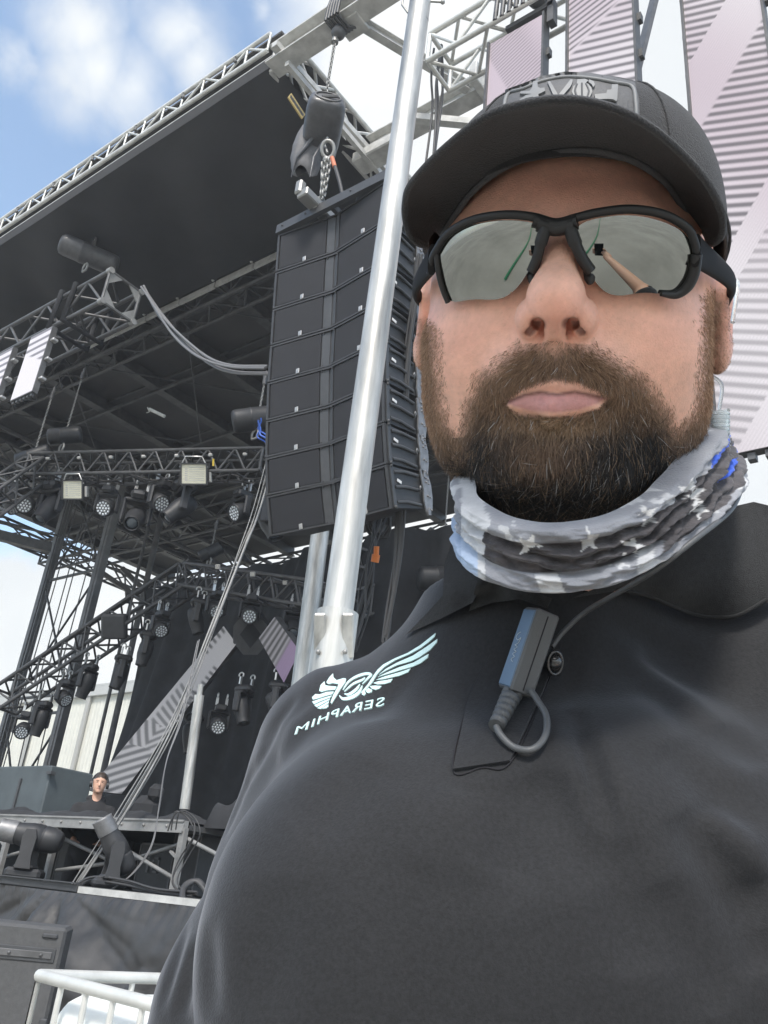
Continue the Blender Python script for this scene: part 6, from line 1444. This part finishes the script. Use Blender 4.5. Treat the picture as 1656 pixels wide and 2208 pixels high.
edge_on(co, [(1330, 1270), (1392, 1282), (1485, 1320), (1540, 1330), (1592, 1326), (1652, 1293)], .0012, ce); 
obj('collar_seam', ce, M_collar, shirt)
# wing emblem and mirrored lettering
M_vinyl = mat('white_vinyl_print', (.60, .80, .79), .45)
lg = MB()
def Z4(p): return [(620+x/4.87, 1380+y/4.87) for x, y in p]
for poly in ([(775, 560), (850, 470), (905, 385), (950, 320), (1010, 265), (1120, 205), (1270, 140), (1400, 60), (1500, -20), (1560, -68), (1548, -30), (1480, 33), (1400, 92), (1290, 152), (1130, 222), (1020, 290), (945, 365), (890, 455), (800, 560)],
             [(962, 373), (1040, 308), (1150, 246), (1320, 170), (1450, 86), (1578, -5), (1572, 30), (1500, 110), (1390, 185), (1300, 228), (1150, 272), (1030, 332)],
             [(950, 396), (1040, 350), (1180, 290), (1330, 240), (1485, 152), (1476, 190), (1400, 250), (1320, 284), (1180, 325), (1040, 368)],
             [(935, 424), (1040, 384), (1180, 343), (1297, 303), (1272, 342), (1180, 380), (1100, 398), (1000, 420)],
             [(905, 458), (960, 440), (1050, 425), (1108, 412), (1086, 448), (1020, 468), (950, 472)],
             [(868, 492), (930, 484), (992, 490), (970, 515), (930, 530), (888, 516)], [(830, 530), (858, 512), (892, 530), (885, 555), (850, 565), (830, 550)], [(786, 556), (815, 543), (828, 568), (806, 590), (785, 578)],
             [(480, 358), (485, 398), (520, 430), (590, 408), (617, 412), (612, 448), (560, 520), (500, 620), (465, 677), (455, 660), (482, 590), (530, 500), (540, 470), (480, 460), (430, 470), (410, 450), (440, 400)],
             [(390, 440), (400, 482), (440, 490), (518, 496), (500, 530), (420, 536), (360, 552), (335, 540), (350, 480)],
             [(295, 575), (340, 578), (420, 552), (490, 548), (470, 578), (400, 596), (330, 620), (270, 635), (260, 610)],
             [(262, 655), (330, 632), (468, 590), (450, 612), (340, 655), (282, 682)], [(285, 692), (350, 662), (450, 622), (440, 640), (360, 685), (310, 712)], [(315, 722), (370, 690), (438, 650), (432, 672), (385, 708), (350, 730)], [(362, 728), (400, 705), (430, 682), (432, 705), (405, 724)]):
    decal(lg, Z4(poly), sb, .0007, step=4)
def stroke(p, w, bv=None, mb=lg, Zf=Z4):
    A = spline(p, 6); d = np.gradient(A, axis=0); n = np.stack([-d[:, 1], d[:, 0]], 1); n /= np.linalg.norm(n, axis=1)[:, None]; ww = w*np.sin(np.linspace(.25, math.pi-.2, len(A)))[:, None]
    decal(mb, Zf([tuple(q) for q in np.vstack([A+n*ww, (A-n*ww)[::-1]])]), bv or sb, .0007, step=4)
stroke([(585, 530), (640, 450), (720, 395), (820, 362), (880, 368), (845, 412), (790, 470)], 14); stroke([(600, 548), (690, 470), (790, 425), (818, 398)], 12)
stroke([(548, 590), (590, 625), (680, 608), (750, 560), (790, 485)], 18); stroke([(600, 572), (650, 578), (720, 530), (765, 470)], 15)
cu = bpy.data.curves.new('lettering', 'FONT'); cu.body = 'SERAPHIM'; cu.size = 1; cu.resolution_u = 3; cu.space_character = 1.12
to = bpy.data.objects.new('lettering', cu); COL.objects.link(to); dg = bpy.context.evaluated_depsgraph_get(); tmsh = to.evaluated_get(dg).to_mesh()
tv = np.array([v.co[:2] for v in tmsh.vertices]); tf = [tuple(p.vertices) for p in tmsh.polygons]; to.to_mesh_clear() if hasattr(to, 'to_mesh_clear') else None
bpy.data.objects.remove(to); bpy.data.curves.remove(cu)
bw_ = tv[:, 0].max(); BL = spline([(1022, 692), (900, 722), (790, 744), (690, 765), (600, 792), (500, 822), (400, 858), (300, 902), (190, 952), (80, 1000)], 8); bi = np.linspace(0, 1, len(BL))
def textpt(x, y):
    u = x/bw_; c = np.array([np.interp(u, bi, BL[:, 0]), np.interp(u, bi, BL[:, 1])]); up = np.array([22+16*u, -135+15*u]); return c+up*y
TP = Z4([tuple(textpt(x, y)) for x, y in tv]); TT = []; TB = []
for x, y in TP:
    p, n_ = hit(sb, x, y); TT.append(p+n_*.0008); TB.append(p-n_*.0002)
nT = len(TT); ecs = set((f[i], f[(i+1) % len(f)]) for f in tf for i in range(len(f)))
lt = MB(); lt.v.append(np.vstack([TT, TB])); lt.f = tf+[tuple(i+nT for i in f[::-1]) for f in tf]+[(b_, a_, a_+nT, b_+nT) for a_, b_ in ecs if (b_, a_) not in ecs]; lt.sm = [False]*len(lt.f); lt.n = 2*nT
obj('wing_logo', lg, M_vinyl, shirt); obj('lettering', lt, M_vinyl, shirt)
hm = MB()
for (a, b, r0) in (((.285, .57, .11), (.335, .42, -.02), .068),):
    a = np.array(a); b = np.array(b); d_ = nrm(b-a); u_, v_, _ = frame(d_); c = b+d_*.054
    hm.tube(man2w(np.array([c+(u_*math.cos(t)+v_*math.sin(t))*.042 for t in np.linspace(0, 2*math.pi, 40)[:-1]])), .006, 6, closed=True)
obj('sleeve_cuff', hm, M_shirt, shirt)
# trousers and shoes
def pants(P):
    d = smin(ell(P, (.095, .60, -.52), (.165, .135, .13)), cap(P, (.0, .62, -.58), (.0, .64, -1.26), .098, .070), .03)
    d = smin(d, cap(P, (.18, .62, -.58), (.18, .64, -1.26), .098, .070), .02)
    return smax(smax(d, -(P[:, 2]+1.30), .005), P[:, 2]+.50, .005)
TV, TQ = snet(pants, (-.16, .42, -1.33), (.34, .80, -.45), .012)
sobj('trousers', man2w(TV), TQ, mat('black_trousers', (.02, .02, .022), .85), man)
def boots(P):
    d = 9.0
    for x in (.0, .18):
        e = smin(cap(P, (x, .665, -1.29), (x, .50, -1.312), .045, .036), cap(P, (x, .65, -1.28), (x, .64, -1.2), .045, .047), .02); d = np.minimum(d, e)
    return smax(d, -(P[:, 2]+1.349), .003)
TV, TQ = snet(boots, (-.08, .42, -1.36), (.26, .73, -1.15), .01)
sobj('boots', man2w(TV), TQ, mat('black_leather', (.02, .02, .02), .4), man)

# ---------------------------------------------------------------- neck gaiter
topr = [(985, 1040, .510), (1000, 1075, .480), (1050, 1108, .455), (1120, 1128, .441), (1210, 1132, .436), (1320, 1112, .442), (1420, 1062, .458), (1500, 985, .480), (1543, 925, .510), (1530, 890, .57), (1400, 890, .63), (1200, 930, .64), (1050, 980, .60), (995, 1010, .55)]
botr = [(1000, 1165, .515), (1004, 1205, .490), (1035, 1243, .466), (1110, 1275, .450), (1210, 1283, .444), (1320, 1265, .444), (1430, 1208, .455), (1530, 1130, .475), (1590, 1060, .510), (1575, 1010, .58), (1400, 1050, .64), (1200, 1100, .65), (1060, 1130, .60), (1005, 1140, .55)]
def closed(L, n=420):
    P = np.array([at_d(*p) for p in L]); P = np.vstack([P[-2:], P, P[:3]]); A = spline(P, 12); A = A[24:24+12*len(L)]
    s = np.linspace(0, len(A), n, endpoint=False); i = s.astype(int); f = (s-i)[:, None]; return A[i]*(1-f)+A[(i+1) % len(A)]*f
TR, BR = closed(topr), closed(botr); NA, NT = 420, 90
cen = (TR.mean(0)+BR.mean(0))/2; ax_ = nrm(TR.mean(0)-BR.mean(0))
ph = np.linspace(0, 2*math.pi, NA, endpoint=False)[:, None]; t = np.linspace(0, 1, NT)[None]
Gp = TR[:, None]*(1-t[..., None])+BR[:, None]*t[..., None]
rad = Gp-cen; rad = rad-(rad@ax_)[..., None]*ax_; rad /= np.linalg.norm(rad, axis=2)[..., None]
Pfl = Gp.reshape(-1, 3); nzv = fbm(Pfl, 40, 3).reshape(NA, NT)-.5
prof = .0045*np.sin(np.clip(t/.28, 0, 1)*math.pi)**.7+.0065*np.sin(np.clip((t-.66)/.34, 0, 1)*math.pi)**.7+.0030*np.sin(np.clip((t-.26)/.42, 0, 1)*math.pi)
nz2 = fbm(Pfl*np.array([1, 1, 2.2]), 75, 3).reshape(NA, NT)-.5; env = np.sin(np.clip(t, .02, .98)*math.pi)**.6; wr = env*(.0024*np.sin(t*30+3*np.sin(ph*2)+12*nzv)+.0007*np.sin(t*61-4*np.sin(ph*3+1)+16*nz2))*np.clip(.25+t*3, 0, 1)*(.6+.7*np.clip(np.sin(ph-1.0), 0, 1))+.0014*nz2*env
roll = np.where(t < .06, -(.06-t)/.06*.010, 0)+np.where(t > .95, -(t-.95)/.05*.012, 0)
Gp = Gp+rad*(prof+wr+nzv*.004+roll)[..., None]
Pw = Gp.reshape(-1, 3); C_ = np.stack([(Pw-CAM)@CR, (Pw-CAM)@CU, (Pw-CAM)@CC], -1); gx = 828+FPX*C_[:, 0]/C_[:, 2]; gy = 1104-FPX*C_[:, 1]/C_[:, 2]
tt = np.tile(t, (NA, 1)).ravel(); pp = np.tile(ph, (1, NT)).ravel(); front = C_[:, 2] < .56
na = fbm(Pw, 55, 4); nb = fbm(Pw+3, 160, 3); nc_ = fbm(Pw*np.array([1, 1, 3]), 30, 3)
col = np.stack([.16+.22*na, .17+.22*na, .20+.22*na], 1)
white = ((na > .60)|(np.abs(gx-1190-(gy-1270)*.4) < 26) & (tt > .68)|(np.abs(gx-1020) < 26)|((gx > 1375) & (gx < 1410) & (tt > .66))); col[white] = np.stack([.40+.25*nb, .41+.25*nb, .43+.25*nb], 1)[white]
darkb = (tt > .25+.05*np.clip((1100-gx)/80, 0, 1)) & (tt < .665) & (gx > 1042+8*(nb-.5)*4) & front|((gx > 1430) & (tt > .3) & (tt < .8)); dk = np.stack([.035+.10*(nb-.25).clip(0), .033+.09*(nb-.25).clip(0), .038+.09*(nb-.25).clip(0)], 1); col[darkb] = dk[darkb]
def starpoly(cx, cy, r, a0): return [(cx+(r if k % 2 == 0 else r*.42)*math.sin(a0+k*math.pi/5), cy-(r if k % 2 == 0 else r*.42)*math.cos(a0+k*math.pi/5)) for k in range(10)]
for sx, sy, r, a0 in ((1142, 1178, 30, .3), (1268, 1164, 30, -.1), (1362, 1180, 30, .2), (1392, 1112, 30, -.3), (1490, 1062, 34, .1), (1505, 1098, 24, .5)):
    sd = polydist(gx, gy, starpoly(sx, sy, r, a0)); m = (sd < 0) & (nb > .43) & front; col[m] = np.array([.62, .62, .62])*(.8+.4*na[m])[:, None]
blue = (front & (((gx > 1548) & (np.abs(tt-.50-.1*na) < .07))|((gx > 1535) & (np.abs(tt-.25) < .05) & (nb > .4)))); col[blue] = (.03, .10, .55)
lb = front & (gx < 1030) & (tt > .66) & (tt < .95); col[lb] = col[lb]*.4+np.array([.33, .48, .72])*.6
gm = bpy.data.objects.new('neck_gaiter', None)
M_gait = attr_mat('printed_jersey', .85, bump=.5, bscale=900, sheen=.2)
nvq = np.arange(NA*NT).reshape(NA, NT); q0 = nvq; q1 = np.roll(nvq, -1, 0); GQ = np.stack([q0[:, :-1], q1[:, :-1], q1[:, 1:], q0[:, 1:]], -1).reshape(-1, 4)
bpy.data.objects.remove(gm); sobj('neck_gaiter', Pw, GQ, M_gait, man, np.clip(col, 0, 1))

# ---------------------------------------------------------------- push-to-talk microphone, cable, earpiece, phone
M_blk = mat('matt_black_plastic', (.095, .10, .105), .42, bump=.12, bscale=900)
M_blk_sheen = mat('black_plastic_sheen_tint', (.10, .155, .23), .28)  # blue-grey reflected highlight of the button face, mixed into its colour
base_pt = at_d(1161, 1310, .497)
mic = thing('radio_microphone', 'small black push to talk radio microphone clipped on the shirt placket, cable looped below', 'microphone', at_d(1130, 1410, .50))
def c3(v): return np.array(v[0]*CR+v[1]*CU-v[2]*CC)
Lx = c3((-.0176, -.0462, .0085)); Ll = np.linalg.norm(Lx); Lx = Lx/Ll
ax2 = c3((.0150, -.0045, -.0045)); ax2 = nrm(ax2-Lx*(ax2@Lx)); bx2 = nrm(np.cross(Lx, ax2)); bx2 = bx2 if bx2@CR < 0 else -bx2
la, lb_ = .0155, .0170; e0 = base_pt; ctr = e0+Lx*Ll/2+ax2*la/2+bx2*lb_/2
b = MB(); b.bbox(ctr, (Ll, la, lb_), (Lx, ax2, bx2), .0012); obj('body', b, M_blk, mic)
b = MB(); b.bbox(ctr-ax2*(la/2+.0002), (Ll*.93, .0012, lb_*.86), (Lx, ax2, bx2), .0005); btn = obj('button', b, M_blk_sheen, mic)
b = MB(); fc = ctr-ax2*(la/2+.0010)
sc_ = [(-.20, .05), (-.17, .22), (-.12, .28), (-.09, .05), (-.13, -.12), (-.05, -.05), (-.02, .16), (0, -.1), (.04, .12), (.06, -.12), (.10, .1), (.13, -.12), (.17, .08), (.2, -.1)]
b.tube([fc+Lx*Ll*x*.9+bx2*lb_*y*.9 for x, y in spline(sc_, 3)], .00022, 4); obj('script_mark', b, mat('white_print', (.5, .55, .6), .5), mic)
b = MB(); b.bbox(ctr-bx2*(lb_/2)+0*Lx, (Ll*.9, .0008, .0006), (Lx, ax2, bx2), .0002); obj('seam', b, M_stitch, mic)
p0 = e0+Lx*(Ll+.001)+ax2*la*.35+bx2*lb_*.4; p1 = at_d(1070, 1566, .470)
b = MB(); ss = []; rr = []
for k in range(49): ss.append(p0+(p1-p0)*k/48); rr.append((.0062-.0016*k/48)*(1 if (k % 8) < 5 else .52))
b.tube(ss, rr, 12); obj('strain_relief', b, M_blk, mic)
b = MB(); b.tube(spline([p1, at_d(1082, 1588, .464), at_d(1110, 1612, .458), at_d(1148, 1616, .454), at_d(1175, 1588, .462), at_d(1178, 1545, .474), at_d(1160, 1512, .484), at_d(1145, 1490, .490)], 8), .0020, 8)
b.tube(spline([at_d(1190, 1395, .510), at_d(1215, 1362, .514), at_d(1265, 1318, .510), at_d(1340, 1274, .480), at_d(1420, 1224, .456), at_d(1500, 1162, .456), at_d(1575, 1100, .485), at_d(1600, 1050, .52)], 8), .0016, 8)
obj('cable', b, M_blk, mic)
b = MB(); rc = at_d(1197, 1430, .506); b.tube([rc+(CR*.55+CC*.2)*.0065*math.cos(a)*1.3+CU*.0068*math.sin(a) for a in np.linspace(0, 2*math.pi, 20)[:-1]], .0011, 6, closed=True)
b.sphere(rc+CC*.003, .0055, 10); obj('clip_ring', b, mat('glossy_black', (.03, .03, .032), .12, coat=.8), mic)
ear = thing('earpiece', 'clear coiled acoustic tube earpiece behind the man\'s ear', 'earpiece', h2w([.09, -.05, -.01]))
b = MB(); A = spline([h2w([.096, -.020, .012]), h2w([.099, .004, .000]), h2w([.098, .008, -.014]), h2w([.094, -.02, -.022]), h2w([.088, -.045, -.024])], 8); b.tube(A, .0014, 8); obj('ear_hook', b, M_clear, ear)
b = MB(); a0 = at_d(1551, 885, .520); a1 = at_d(1552, 1012, .520); dz = nrm(a1-a0); u_, v_, _ = frame(dz); n_ = 15*14
b.tube([a0+(a1-a0)*k/n_+(u_*math.cos(2*math.pi*k/14)+v_*math.sin(2*math.pi*k/14))*.0052 for k in range(n_+1)], .0012, 6); obj('coiled_tube', b, M_clear, ear)
b = MB(); b.tube(spline([A[-1], at_d(1556, 830, .525), a0], 6), .0012, 6); obj('tube', b, M_clear, ear)
ph_ = thing('smartphone', 'slim black smartphone held up in front of the man at arm\'s length', 'phone', cam2w(np.array([0, -.152, .008])))
AX = (CR, CU, -CC)
b = MB(); b.bbox(cam2w(np.array([0, -.072, .0068])), (.074, .160, .0080), AX, .0035); obj('case', b, mat('phone_case', (.02, .02, .022), .4), ph_)
b = MB(); b.box(cam2w(np.array([0, -.076, .00265])), (.068, .142, .0004), AX); obj('screen', b, mat('phone_screen', (.02, .022, .025), .08, coat=.5), ph_)
b = MB(); b.bbox(cam2w(np.array([.018, -.016, .0115])), (.026, .026, .002), AX, .001); obj('rear_camera', b, mat('phone_glass', (.01, .01, .012), .1), ph_)
